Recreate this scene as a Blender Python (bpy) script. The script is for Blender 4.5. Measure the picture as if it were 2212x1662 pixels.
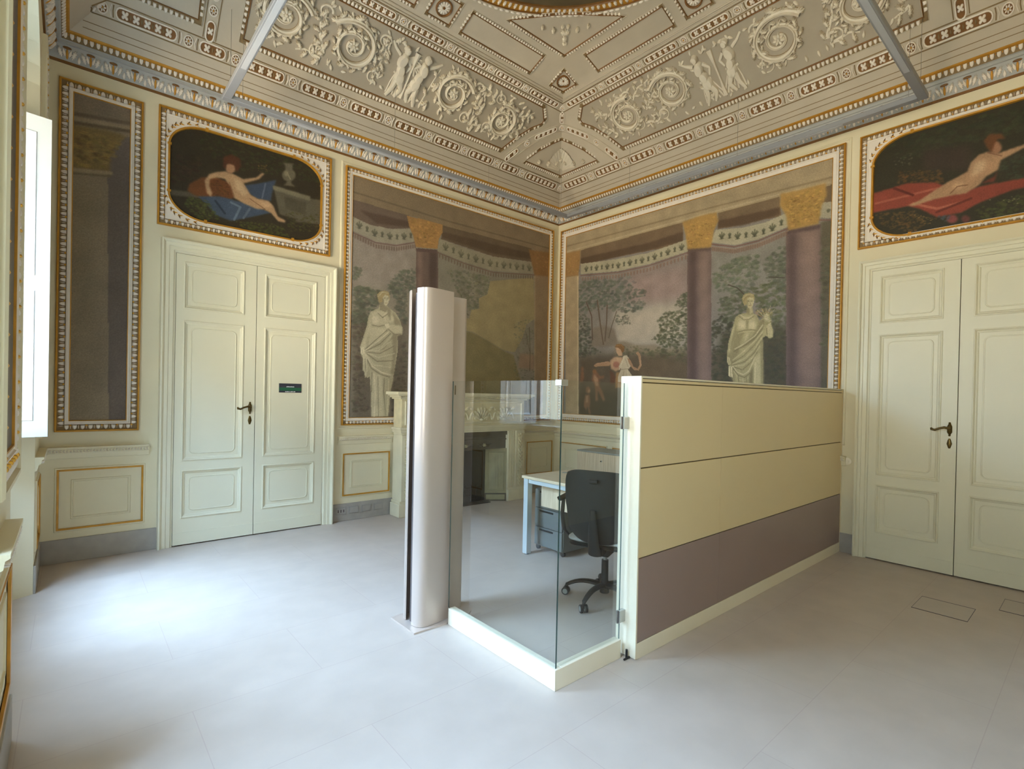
import bpy, bmesh, math, random
import numpy as np
from mathutils import Matrix, Vector

for _o in list(bpy.data.objects):
    bpy.data.objects.remove(_o, do_unlink=True)
SC = bpy.context.scene
COL = SC.collection

# ------------------------------------------------------------------ camera
CX, CY, CZ = -5.8494, -5.7417, 1.5
YAW, PITCH, ROLL = 0.8598764, -0.0067, 0.0207
fw = Vector((math.cos(YAW) * math.cos(PITCH), math.sin(YAW) * math.cos(PITCH), math.sin(PITCH)))
rt0 = Vector((math.sin(YAW), -math.cos(YAW), 0))
up0 = rt0.cross(fw)
rt = rt0 * math.cos(ROLL) + up0 * math.sin(ROLL)
up = -rt0 * math.sin(ROLL) + up0 * math.cos(ROLL)
camd = bpy.data.cameras.new('camera')
cam = bpy.data.objects.new('camera', camd)
COL.objects.link(cam)
M = Matrix.Identity(4)
for i in range(3):
    M[i][0] = rt[i]; M[i][1] = up[i]; M[i][2] = -fw[i]
M[0][3], M[1][3], M[2][3] = CX, CY, CZ
cam.matrix_world = M
camd.sensor_width = 36.0
camd.lens = 1110.81 / 2212 * 36.0
camd.shift_y = (859.72 - 831.0) / 2212.0
camd.clip_start = 0.02
SC.camera = cam

# ------------------------------------------------------------------ world, daylight, exposure
W = bpy.data.worlds.new('world'); SC.world = W; W.use_nodes = True
nt = W.node_tree; nt.nodes.clear()
wo = nt.nodes.new('ShaderNodeOutputWorld'); wb = nt.nodes.new('ShaderNodeBackground')
wb.inputs['Color'].default_value = (0.62, 0.80, 1.0, 1); wb.inputs['Strength'].default_value = 6.5
nt.links.new(wb.outputs[0], wo.inputs[0])

def area(name, loc, target, sx, sy, power, colour):
    l = bpy.data.lights.new(name, 'AREA'); l.shape = 'RECTANGLE'; l.size = sx; l.size_y = sy
    l.energy = power; l.color = colour
    o = bpy.data.objects.new(name, l); COL.objects.link(o); o.location = loc
    o.rotation_euler = (Vector(target) - Vector(loc)).to_track_quat('-Z', 'Y').to_euler()
    return o
# sky seen high through the two street windows, and warm light bounced up from the sunny street
SKY, STREET = 1750.0, 450.0
SKYC, STRC = (0.38, 0.61, 1.0), (1.0, 0.80, 0.58)
area('sky_light_north_window', (-9.6, -1.4, 6.8), (-6.2, -1.8, 1.4), 4.4, 3.6, SKY, SKYC)
area('sky_light_south_window', (-9.2, -4.9, 7.6), (-6.2, -4.7, 1.4), 3.6, 3.2, SKY * 1.5, SKYC)
area('sky_light_low', (-11.4, 0.4, 4.8), (-6.3, -1.6, 1.6), 6.0, 3.2, 1150.0, SKYC)
area('street_bounce_north_window', (-9.8, -2.6, 1.0), (-6.3, -1.8, 2.2), 4.0, 1.6, STREET, STRC)
area('street_bounce_south_window', (-9.8, -5.6, 1.0), (-6.3, -4.6, 2.2), 4.0, 1.6, STREET * 0.35, STRC)

SC.view_settings.view_transform = 'Standard'
SC.view_settings.look = 'None'
SC.view_settings.gamma = 1.0
SC.view_settings.use_curve_mapping = False
SC.view_settings.exposure = 0.92

# ------------------------------------------------------------------ helpers
def s2l(c):
    c = np.asarray(c, float) / 255.0
    return np.where(c <= 0.04045, c / 12.92, ((c + 0.055) / 1.055) ** 2.4)
def lin(r, g, b):
    v = s2l((r, g, b)); return (float(v[0]), float(v[1]), float(v[2]), 1.0)
MATS = {}
def mat(name, rgb, rough=0.6, metal=0.0, noise=0.04, scale=6.0, bump=0.0, bscale=60.0, spec=0.4, coat=0.0):
    if name in MATS: return MATS[name]
    m = bpy.data.materials.new(name); m.use_nodes = True
    n = m.node_tree.nodes; L = m.node_tree.links; b = n['Principled BSDF']
    b.inputs['Roughness'].default_value = rough; b.inputs['Metallic'].default_value = metal
    b.inputs['Specular IOR Level'].default_value = spec
    if coat: b.inputs['Coat Weight'].default_value = coat
    tc = n.new('ShaderNodeTexCoord')
    if noise > 0:
        t = n.new('ShaderNodeTexNoise'); t.inputs['Scale'].default_value = scale; t.inputs['Detail'].default_value = 5
        L.new(tc.outputs['Object'], t.inputs['Vector'])
        cr = n.new('ShaderNodeValToRGB'); base = np.array(lin(*rgb)[:3])
        cr.color_ramp.elements[0].position = 0.3; cr.color_ramp.elements[1].position = 0.7
        cr.color_ramp.elements[0].color = (*[float(x) for x in base * (1 - noise)], 1)
        cr.color_ramp.elements[1].color = (*[float(x) for x in np.minimum(base * (1 + noise), 1)], 1)
        L.new(t.outputs['Fac'], cr.inputs[0]); L.new(cr.outputs[0], b.inputs['Base Color'])
    else:
        b.inputs['Base Color'].default_value = lin(*rgb)
    if bump > 0:
        t2 = n.new('ShaderNodeTexNoise'); t2.inputs['Scale'].default_value = bscale; t2.inputs['Detail'].default_value = 3
        L.new(tc.outputs['Object'], t2.inputs['Vector'])
        bp = n.new('ShaderNodeBump'); bp.inputs['Strength'].default_value = bump; bp.inputs['Distance'].default_value = 0.01
        L.new(t2.outputs['Fac'], bp.inputs['Height']); L.new(bp.outputs[0], b.inputs['Normal'])
    MATS[name] = m; return m

WALL = mat('cream_plaster', (229, 217, 184), 0.7, noise=0.03, scale=2.0, bump=0.08, bscale=30)
DOORP = mat('door_paint', (229, 221, 193), 0.42, noise=0.015, scale=3)
WHITE = mat('stucco_white', (234, 222, 206), 0.6, noise=0.03, scale=20)
STUC = mat('stucco_cream', (196, 182, 160), 0.7, noise=0.04, scale=5, bump=0.1, bscale=25)
STUC2 = mat('stucco_frieze_ground', (172, 159, 139), 0.7, noise=0.05, scale=5, bump=0.1, bscale=25)
RELIEF = mat('stucco_relief', (220, 208, 186), 0.6, noise=0.04, scale=12)
GOLD = mat('ochre_gilding', (196, 140, 48), 0.42, noise=0.14, scale=14, metal=0.25)
GOLDB = mat('bright_gilding', (226, 170, 66), 0.32, noise=0.1, scale=14, metal=0.45)
BROWN = mat('brown_gilding', (128, 88, 44), 0.55, noise=0.15, scale=18, metal=0.1)
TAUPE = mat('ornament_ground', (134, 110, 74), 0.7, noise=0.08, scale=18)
LINE = mat('thin_brown_line', (140, 116, 80), 0.7, noise=0.05)
GREYST = mat('grey_stucco', (176, 174, 168), 0.55, noise=0.04, scale=9)
BASE = mat('grey_skirting', (168, 160, 150), 0.5, noise=0.06, scale=12)
MARBLE = mat('cream_marble', (224, 214, 184), 0.4, noise=0.08, scale=5, bump=0.05, bscale=18)
MARBLE2 = mat('carved_marble', (216, 204, 168), 0.45, noise=0.08, scale=14, bump=0.1, bscale=40)
DSTONE = mat('dark_stone', (74, 66, 54), 0.45, noise=0.3, scale=8, bump=0.05, bscale=20)
GSTONE = mat('greenish_stone', (150, 142, 108), 0.45, noise=0.15, scale=7)
FIREBLK = mat('firebox_black', (34, 30, 26), 0.9, noise=0.3, scale=6)  # plain black for the shallow firebox back and its grate bars
BRASS = mat('aged_brass', (96, 78, 42), 0.35, metal=0.85, noise=0.1, scale=30)
TRACK = mat('track_paint', (160, 160, 162), 0.4, noise=0.01, metal=0.2)
DIFF = mat('track_diffuser', (186, 186, 188), 0.35, noise=0.01)
WIRE = mat('steel_wire', (150, 145, 135), 0.4, metal=0.7, noise=0)
ALU = mat('taupe_aluminium', (202, 184, 170), 0.3, metal=0.25, noise=0.02, scale=2)
ALUD = mat('dark_aluminium', (110, 100, 98), 0.35, metal=0.4, noise=0.02)
LAM = mat('cream_laminate', (234, 211, 166), 0.33, noise=0.012, scale=2)
LAMW = mat('ivory_laminate', (242, 230, 206), 0.4, noise=0.01)
LAMG = mat('mauve_grey_laminate', (158, 136, 130), 0.35, noise=0.02, scale=3)
GAP = mat('shadow_gap', (96, 78, 50), 0.7, noise=0)
STEEL = mat('satin_steel', (190, 190, 186), 0.3, metal=0.8, noise=0.01)
PLAST = mat('black_plastic', (30, 29, 28), 0.5, noise=0.05, scale=30)
MESHB = mat('black_mesh_fabric', (40, 39, 37), 0.8, noise=0.12, scale=150, bump=0.1, bscale=300)
SEATF = mat('grey_seat_fabric', (176, 176, 172), 0.85, noise=0.08, scale=60)
GREYD = mat('dark_grey_metal', (112, 114, 110), 0.45, noise=0.02)
GREYM = mat('grey_metal', (152, 154, 148), 0.45, noise=0.02)
LEGM = mat('silver_leg_paint', (196, 204, 206), 0.35, noise=0.01, metal=0.15)
SOCK = mat('grey_socket_plastic', (160, 154, 146), 0.4, noise=0.0)
SHUT = mat('white_shutter_paint', (204, 203, 198), 0.4, noise=0.01)
FACADE = mat('pale_facade', (226, 214, 190), 0.8, noise=0.05, scale=1)
FSHUT = mat('facade_shutter', (170, 170, 168), 0.7, noise=0.04)
SIGN = mat('sign_charcoal', (58, 56, 66), 0.4, noise=0)
SIGNG = mat('sign_green', (40, 96, 66), 0.4, noise=0)
SIGNW = mat('sign_lettering', (220, 224, 224), 0.5, noise=0)

def wood(name, c1, c2, vec=(1, 12, 12)):
    m = bpy.data.materials.new(name); m.use_nodes = True
    n = m.node_tree.nodes; L = m.node_tree.links; b = n['Principled BSDF']
    tc = n.new('ShaderNodeTexCoord'); mp = n.new('ShaderNodeMapping'); mp.inputs['Scale'].default_value = vec
    t = n.new('ShaderNodeTexNoise'); t.inputs['Scale'].default_value = 4; t.inputs['Detail'].default_value = 8
    cr = n.new('ShaderNodeValToRGB'); cr.color_ramp.elements[0].color = lin(*c1); cr.color_ramp.elements[1].color = lin(*c2)
    cr.color_ramp.elements[0].position = 0.3; cr.color_ramp.elements[1].position = 0.7
    L.new(tc.outputs['Object'], mp.inputs[0]); L.new(mp.outputs[0], t.inputs['Vector'])
    L.new(t.outputs['Fac'], cr.inputs[0]); L.new(cr.outputs[0], b.inputs['Base Color'])
    b.inputs['Roughness'].default_value = 0.42
    return m
WOODT = wood('light_wood_top', (206, 184, 150), (224, 204, 172), (10, 1, 10))
WOODF = wood('light_wood_front', (202, 178, 146), (228, 208, 176), (14, 14, 1))

def floor_material():
    m = bpy.data.materials.new('stone_floor_tiles'); m.use_nodes = True
    n = m.node_tree.nodes; L = m.node_tree.links; b = n['Principled BSDF']
    tc = n.new('ShaderNodeTexCoord')
    br = n.new('ShaderNodeTexBrick'); br.inputs['Scale'].default_value = 1.0
    br.inputs['Brick Width'].default_value = 1.2; br.inputs['Row Height'].default_value = 0.6
    br.inputs['Mortar Size'].default_value = 0.0022; br.inputs['Mortar Smooth'].default_value = 0.2
    br.inputs['Color1'].default_value = lin(198, 182, 168); br.inputs['Color2'].default_value = lin(196, 180, 166)
    br.inputs['Mortar'].default_value = lin(188, 169, 157)
    L.new(tc.outputs['Object'], br.inputs['Vector'])
    t = n.new('ShaderNodeTexNoise'); t.inputs['Scale'].default_value = 5; t.inputs['Detail'].default_value = 8
    L.new(tc.outputs['Object'], t.inputs['Vector'])
    mx = n.new('ShaderNodeMix'); mx.data_type = 'RGBA'; mx.blend_type = 'MULTIPLY'
    cr = n.new('ShaderNodeValToRGB'); cr.color_ramp.elements[0].color = (0.93, 0.93, 0.93, 1); cr.color_ramp.elements[1].color = (1, 1, 1, 1)
    cr.color_ramp.elements[0].position = 0.35; cr.color_ramp.elements[1].position = 0.65
    L.new(t.outputs['Fac'], cr.inputs[0])
    mx.inputs[0].default_value = 1.0
    L.new(br.outputs['Color'], mx.inputs[6]); L.new(cr.outputs[0], mx.inputs[7])
    L.new(mx.outputs[2], b.inputs['Base Color'])
    b.inputs['Roughness'].default_value = 0.42; b.inputs['Specular IOR Level'].default_value = 0.35
    return m
FLOOR = floor_material()

def glass_material(name, tint):
    m = bpy.data.materials.new(name); m.use_nodes = True
    n = m.node_tree.nodes; L = m.node_tree.links; n.clear()
    o = n.new('ShaderNodeOutputMaterial'); mix = n.new('ShaderNodeMixShader')
    tr = n.new('ShaderNodeBsdfTransparent'); tr.inputs[0].default_value = (*tint, 1)
    gl = n.new('ShaderNodeBsdfGlossy'); gl.inputs['Roughness'].default_value = 0.0
    fr = n.new('ShaderNodeFresnel'); fr.inputs[0].default_value = 1.52
    ge = n.new('ShaderNodeNewGeometry'); inv = n.new('ShaderNodeMath'); inv.operation = 'SUBTRACT'; inv.inputs[0].default_value = 1.0
    mu = n.new('ShaderNodeMath'); mu.operation = 'MULTIPLY'; mu2 = n.new('ShaderNodeMath'); mu2.operation = 'MULTIPLY'; mu2.inputs[1].default_value = 1.7; mu2.use_clamp = True
    L.new(ge.outputs['Backfacing'], inv.inputs[1]); L.new(fr.outputs[0], mu.inputs[0]); L.new(inv.outputs[0], mu.inputs[1]); L.new(mu.outputs[0], mu2.inputs[0])
    L.new(mu2.outputs[0], mix.inputs[0]); L.new(tr.outputs[0], mix.inputs[1]); L.new(gl.outputs[0], mix.inputs[2])
    L.new(mix.outputs[0], o.inputs[0])
    return m
GLASS = glass_material('clear_glass', (0.955, 0.975, 0.962))
GEDGE = mat('glass_edge', (60, 84, 80), 0.2, noise=0)

def attr_material():
    m = bpy.data.materials.new('painted_canvas'); m.use_nodes = True
    n = m.node_tree.nodes; L = m.node_tree.links; b = n['Principled BSDF']
    a = n.new('ShaderNodeAttribute'); a.attribute_name = 'paint'
    t = n.new('ShaderNodeTexNoise'); t.inputs['Scale'].default_value = 90; t.inputs['Detail'].default_value = 3
    tc = n.new('ShaderNodeTexCoord'); L.new(tc.outputs['Object'], t.inputs['Vector'])
    cr = n.new('ShaderNodeValToRGB'); cr.color_ramp.elements[0].color = (0.88, 0.88, 0.88, 1); cr.color_ramp.elements[1].color = (1.10, 1.10, 1.10, 1)
    cr.color_ramp.elements[0].position = 0.3; cr.color_ramp.elements[1].position = 0.7
    L.new(t.outputs['Fac'], cr.inputs[0])
    mx = n.new('ShaderNodeMix'); mx.data_type = 'RGBA'; mx.blend_type = 'MULTIPLY'; mx.inputs[0].default_value = 1.0
    L.new(a.outputs['Color'], mx.inputs[6]); L.new(cr.outputs[0], mx.inputs[7]); L.new(mx.outputs[2], b.inputs['Base Color'])
    b.inputs['Roughness'].default_value = 0.55; b.inputs['Specular IOR Level'].default_value = 0.3
    return m
CANVAS = attr_material()

def tag(o, label=None, cat=None, group=None, kind=None):
    if label: o['label'] = label
    if cat: o['category'] = cat
    if group: o['group'] = group
    if kind: o['kind'] = kind
    return o
def empty(name, loc=(0, 0, 0), rz=0.0):
    o = bpy.data.objects.new(name, None); COL.objects.link(o); o.location = loc; o.rotation_euler = (0, 0, rz)
    o.empty_display_size = 0.1
    return o
def copy_tree(o, parent=None):
    c = o.copy(); COL.objects.link(c)
    if parent: c.parent = parent
    for ch in list(o.children): copy_tree(ch, c)
    return c

class MB:
    """collects simple shapes into one mesh"""
    def __init__(s): s.v = []; s.f = []; s.m = []; s.n = 0; s.mats = []
    def mi(s, m):
        if m not in s.mats: s.mats.append(m)
        return s.mats.index(m)
    def add(s, verts, faces, m):
        k = s.mi(m); n = s.n
        s.v.extend([tuple(map(float, p)) for p in verts]); s.n += len(verts)
        s.f.extend([tuple(i + n for i in f) for f in faces]); s.m.extend([k] * len(faces))
    def box(s, x0, x1, y0, y1, z0, z1, m, fn=None, bev=0.0):
        if bev > 0:
            b = bev; P = []
            for z, i in ((z0, b), (z0 + b, 0), (z1 - b, 0), (z1, b)):
                P += [(x0 + i, y0 + i, z), (x1 - i, y0 + i, z), (x1 - i, y1 - i, z), (x0 + i, y1 - i, z)]
            F = [(3, 2, 1, 0), (12, 13, 14, 15)]
            for r in range(3):
                for k in range(4):
                    a = r * 4 + k; c = r * 4 + (k + 1) % 4; F.append((a, c, c + 4, a + 4))
        else:
            P = [(x, y, z) for z in (z0, z1) for x, y in ((x0, y0), (x1, y0), (x1, y1), (x0, y1))]
            F = [(3, 2, 1, 0), (4, 5, 6, 7), (0, 1, 5, 4), (1, 2, 6, 5), (2, 3, 7, 6), (3, 0, 4, 7)]
        if fn: P = [fn(*p) for p in P]
        s.add(P, F, m)
    def prism(s, poly, z0, z1, m, fn=None):
        n = len(poly); P = [(x, y, z0) for x, y in poly] + [(x, y, z1) for x, y in poly]
        F = [tuple(range(n - 1, -1, -1)), tuple(range(n, 2 * n))] + [(i, (i + 1) % n, (i + 1) % n + n, i + n) for i in range(n)]
        if fn: P = [fn(*p) for p in P]
        s.add(P, F, m)
    def tube(s, pts, r, m, k=10, cap=True, fn=None):
        pts = [Vector(p) for p in pts]; rs = r if isinstance(r, (list, tuple)) else [r] * len(pts)
        P = []; F = []; prev = None
        for i, p in enumerate(pts):
            d = (pts[min(i + 1, len(pts) - 1)] - pts[max(i - 1, 0)]).normalized()
            a = prev if prev is not None else (Vector((0, 0, 1)) if abs(d.z) < 0.9 else Vector((1, 0, 0)))
            a = (a - d * a.dot(d)).normalized(); prev = a; b = d.cross(a)
            rr = rs[i] if isinstance(rs[i], (tuple, list)) else (rs[i], rs[i])
            for j in range(k):
                t = 2 * math.pi * j / k; P.append(p + a * math.cos(t) * rr[0] + b * math.sin(t) * rr[1])
        for i in range(len(pts) - 1):
            for j in range(k):
                F.append((i * k + j, i * k + (j + 1) % k, (i + 1) * k + (j + 1) % k, (i + 1) * k + j))
        if cap: F += [tuple(range(k - 1, -1, -1)), tuple(range((len(pts) - 1) * k, len(pts) * k))]
        if fn: P = [fn(*p) for p in P]
        s.add(P, F, m)
    def lathe(s, prof, c, m, k=20, axis='z', fn=None):
        P = []; F = []
        for r, h in prof:
            for j in range(k):
                t = 2 * math.pi * j / k; a, b = r * math.cos(t), r * math.sin(t)
                q = {'z': (a, b, h), 'x': (h, a, b), 'y': (a, h, b)}[axis]
                P.append((c[0] + q[0], c[1] + q[1], c[2] + q[2]))
        for i in range(len(prof) - 1):
            for j in range(k):
                F.append((i * k + j, i * k + (j + 1) % k, (i + 1) * k + (j + 1) % k, (i + 1) * k + j))
        F += [tuple(range(k - 1, -1, -1)), tuple(range((len(prof) - 1) * k, len(prof) * k))]
        if fn: P = [fn(*p) for p in P]
        s.add(P, F, m)
    # --- shapes laid on a surface through a map fn(arrays a, b, h) -> (N,3)
    def domes(s, fn, C, D, ra, rb, h, m, shape=None, inner=0.62):
        C = np.asarray(C, float).reshape(-1, 2); N = len(C)
        if N == 0: return
        D = np.asarray(D, float).reshape(-1, 2) if np.ndim(D) > 1 else np.tile(np.asarray(D, float), (N, 1))
        D = D / np.linalg.norm(D, axis=1, keepdims=True); E = np.stack([-D[:, 1], D[:, 0]], 1)
        ra = np.broadcast_to(np.asarray(ra, float), (N,)); rb = np.broadcast_to(np.asarray(rb, float), (N,)); h = np.broadcast_to(np.asarray(h, float), (N,))
        S = shape if shape is not None else CIRC8
        k = len(S); rings = []
        for sc, hh in ((1.0, 0.0), (0.93, 0.55), (inner, 0.9)):
            p = C[:, None, :] + D[:, None, :] * (S[None, :, 0:1] * ra[:, None, None] * sc) + E[:, None, :] * (S[None, :, 1:2] * rb[:, None, None] * sc)
            H = np.repeat((h * hh)[:, None], k, 1); rings.append((p, H))
        allp = np.concatenate([r[0] for r in rings] + [C[:, None, :]], 1); allh = np.concatenate([r[1] for r in rings] + [h[:, None]], 1)
        V = fn(allp[..., 0].ravel(), allp[..., 1].ravel(), allh.ravel())
        st = 3 * k + 1; base = []
        for r in range(2):
            for j in range(k): base.append((r * k + j, r * k + (j + 1) % k, (r + 1) * k + (j + 1) % k, (r + 1) * k + j))
        for j in range(k): base.append((2 * k + j, 2 * k + (j + 1) % k, 3 * k))
        F = [tuple(i + q * st for i in f) for q in range(N) for f in base]
        s.add(V.tolist(), F, m)
    def ribbon(s, fn, path, w, h, m, closed=False, prof=((-1, 0), (-0.8, 0.8), (0, 1), (0.8, 0.8), (1, 0))):
        path = np.asarray(path, float); n = len(path); w = np.broadcast_to(np.asarray(w, float), (n,)); h = np.broadcast_to(np.asarray(h, float), (n,))
        if closed: d = np.roll(path, -1, 0) - np.roll(path, 1, 0)
        else: d = np.gradient(path, axis=0)
        d = d / np.maximum(np.linalg.norm(d, axis=1, keepdims=True), 1e-9); e = np.stack([-d[:, 1], d[:, 0]], 1)
        A = []; H = []
        for o, hh in prof:
            A.append(path + e * (w * o / 2)[:, None]); H.append(h * hh)
        A = np.stack(A, 1); H = np.stack(H, 1); k = len(prof)
        V = fn(A[..., 0].ravel(), A[..., 1].ravel(), H.ravel())
        F = []
        for i in range(n if closed else n - 1):
            j = (i + 1) % n
            for q in range(k - 1): F.append((i * k + q, i * k + q + 1, j * k + q + 1, j * k + q))
        s.add(V.tolist(), F, m)
    def sweep(s, fn, path, prof, m, closed=True):
        """mitred sweep, prof offsets to the left of travel"""
        path = np.asarray(path, float); n = len(path)
        dn = np.roll(path, -1, 0) - path; dn /= np.maximum(np.linalg.norm(dn, axis=1, keepdims=True), 1e-9)
        if not closed: dn[-1] = dn[-2]
        dp = np.roll(dn, 1, 0)
        if not closed: dp[0] = dn[0]
        ep = np.stack([-dp[:, 1], dp[:, 0]], 1); en = np.stack([-dn[:, 1], dn[:, 0]], 1)
        b = ep + en; b = b / np.maximum((b * b).sum(1, keepdims=True), 1e-6) * 2
        A = np.stack([path + b * o for o, _ in prof], 1); H = np.tile([hh for _, hh in prof], (n, 1)).astype(float); k = len(prof)
        V = fn(A[..., 0].ravel(), A[..., 1].ravel(), H.ravel())
        F = []
        for i in range(n if closed else n - 1):
            j = (i + 1) % n
            for q in range(k - 1): F.append((i * k + q, i * k + q + 1, j * k + q + 1, j * k + q))
        if not closed:
            F.append(tuple(range(k))); F.append(tuple((n - 1) * k + q for q in range(k - 1, -1, -1)))
        s.add(V.tolist(), F, m)
    def build(s, name, parent=None, smooth=False, recalc=True, angle=40):
        me = bpy.data.meshes.new(name); me.from_pydata(s.v, [], s.f)
        for m in s.mats: me.materials.append(m)
        me.polygons.foreach_set('material_index', s.m)
        if recalc:
            bm = bmesh.new(); bm.from_mesh(me); bmesh.ops.recalc_face_normals(bm, faces=bm.faces); bm.to_mesh(me); bm.free()
        if smooth:
            me.polygons.foreach_set('use_smooth', [True] * len(me.polygons))
            try: me.set_sharp_from_angle(angle=math.radians(angle))
            except Exception: pass
        me.update()
        o = bpy.data.objects.new(name, me); COL.objects.link(o)
        if parent: o.parent = parent
        return o

def outline(k, fn):
    t = np.arange(k) * 2 * np.pi / k; r = fn(t); return np.stack([np.cos(t) * r, np.sin(t) * r], 1)
CIRC8 = outline(8, lambda t: np.ones_like(t)); CIRC16 = outline(16, lambda t: np.ones_like(t))
CROSS = outline(24, lambda t: 0.42 + 0.58 * np.abs(np.cos(2 * t)) ** 0.9)
FLOWER = outline(24, lambda t: 0.74 + 0.26 * np.cos(6 * t))
LOBED = outline(22, lambda t: 0.78 + 0.22 * np.cos(11 * t) * (np.cos(t) > -0.9))
TEAR = np.array([(1.0, 0), (0.6, 0.42), (0.15, 0.85), (-0.4, 0.95), (-0.85, 0.5), (-1, 0), (-0.85, -0.5), (-0.4, -0.95), (0.15, -0.85), (0.6, -0.42)])
TONGUE = np.array([(0.9, 0.9), (0.2, 1.0), (-0.5, 0.8), (-1.0, 0.25), (-1.0, -0.25), (-0.5, -0.8), (0.2, -1.0), (0.9, -0.9)])

# surface maps: north wall y=0, east wall x=0, west wall x=XW, all facing the room
XW, YS = -6.03, -6.15
def MN(u, v, h): return np.stack([u, -np.asarray(h, float), v], -1)
def ME(u, v, h): return np.stack([-np.asarray(h, float), u, v], -1)
def MWE(u, v, h): return np.stack([XW + np.asarray(h, float), u, v], -1)
def pn(fn): return lambda a, b, c: tuple(fn(np.array([a]), np.array([b]), np.array([c]))[0])
def rect(u0, u1, v0, v1): return [(u0, v0), (u1, v0), (u1, v1), (u0, v1)]
def rrect(u0, u1, v0, v1, rx, ry=None, k=6):
    ry = ry or rx; P = []
    for cx, cy, a in ((u1 - rx, v0 + ry, -90), (u1 - rx, v1 - ry, 0), (u0 + rx, v1 - ry, 90), (u0 + rx, v0 + ry, 180)):
        for i in range(k + 1):
            t = math.radians(a + 90 * i / k); P.append((cx + rx * math.cos(t), cy + ry * math.sin(t)))
    return P
def dirs_along(path, closed, step, inset=0.0):
    """evenly spaced points and directions per straight segment"""
    C = []; D = []; n = len(path)
    for i in range(n if closed else n - 1):
        a = np.array(path[i], float); b = np.array(path[(i + 1) % n], float); l = np.linalg.norm(b - a)
        if l < step * 0.5: continue
        d = (b - a) / l; k = max(1, int(round((l - 2 * inset) / step)))
        for j in range(k):
            C.append(a + d * (inset + (j + 0.5) * (l - 2 * inset) / k)); D.append(d)
    return np.array(C), np.array(D)

def off(C, D, o):
    E = np.stack([-D[:, 1], D[:, 0]], 1); return C + E * o

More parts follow.
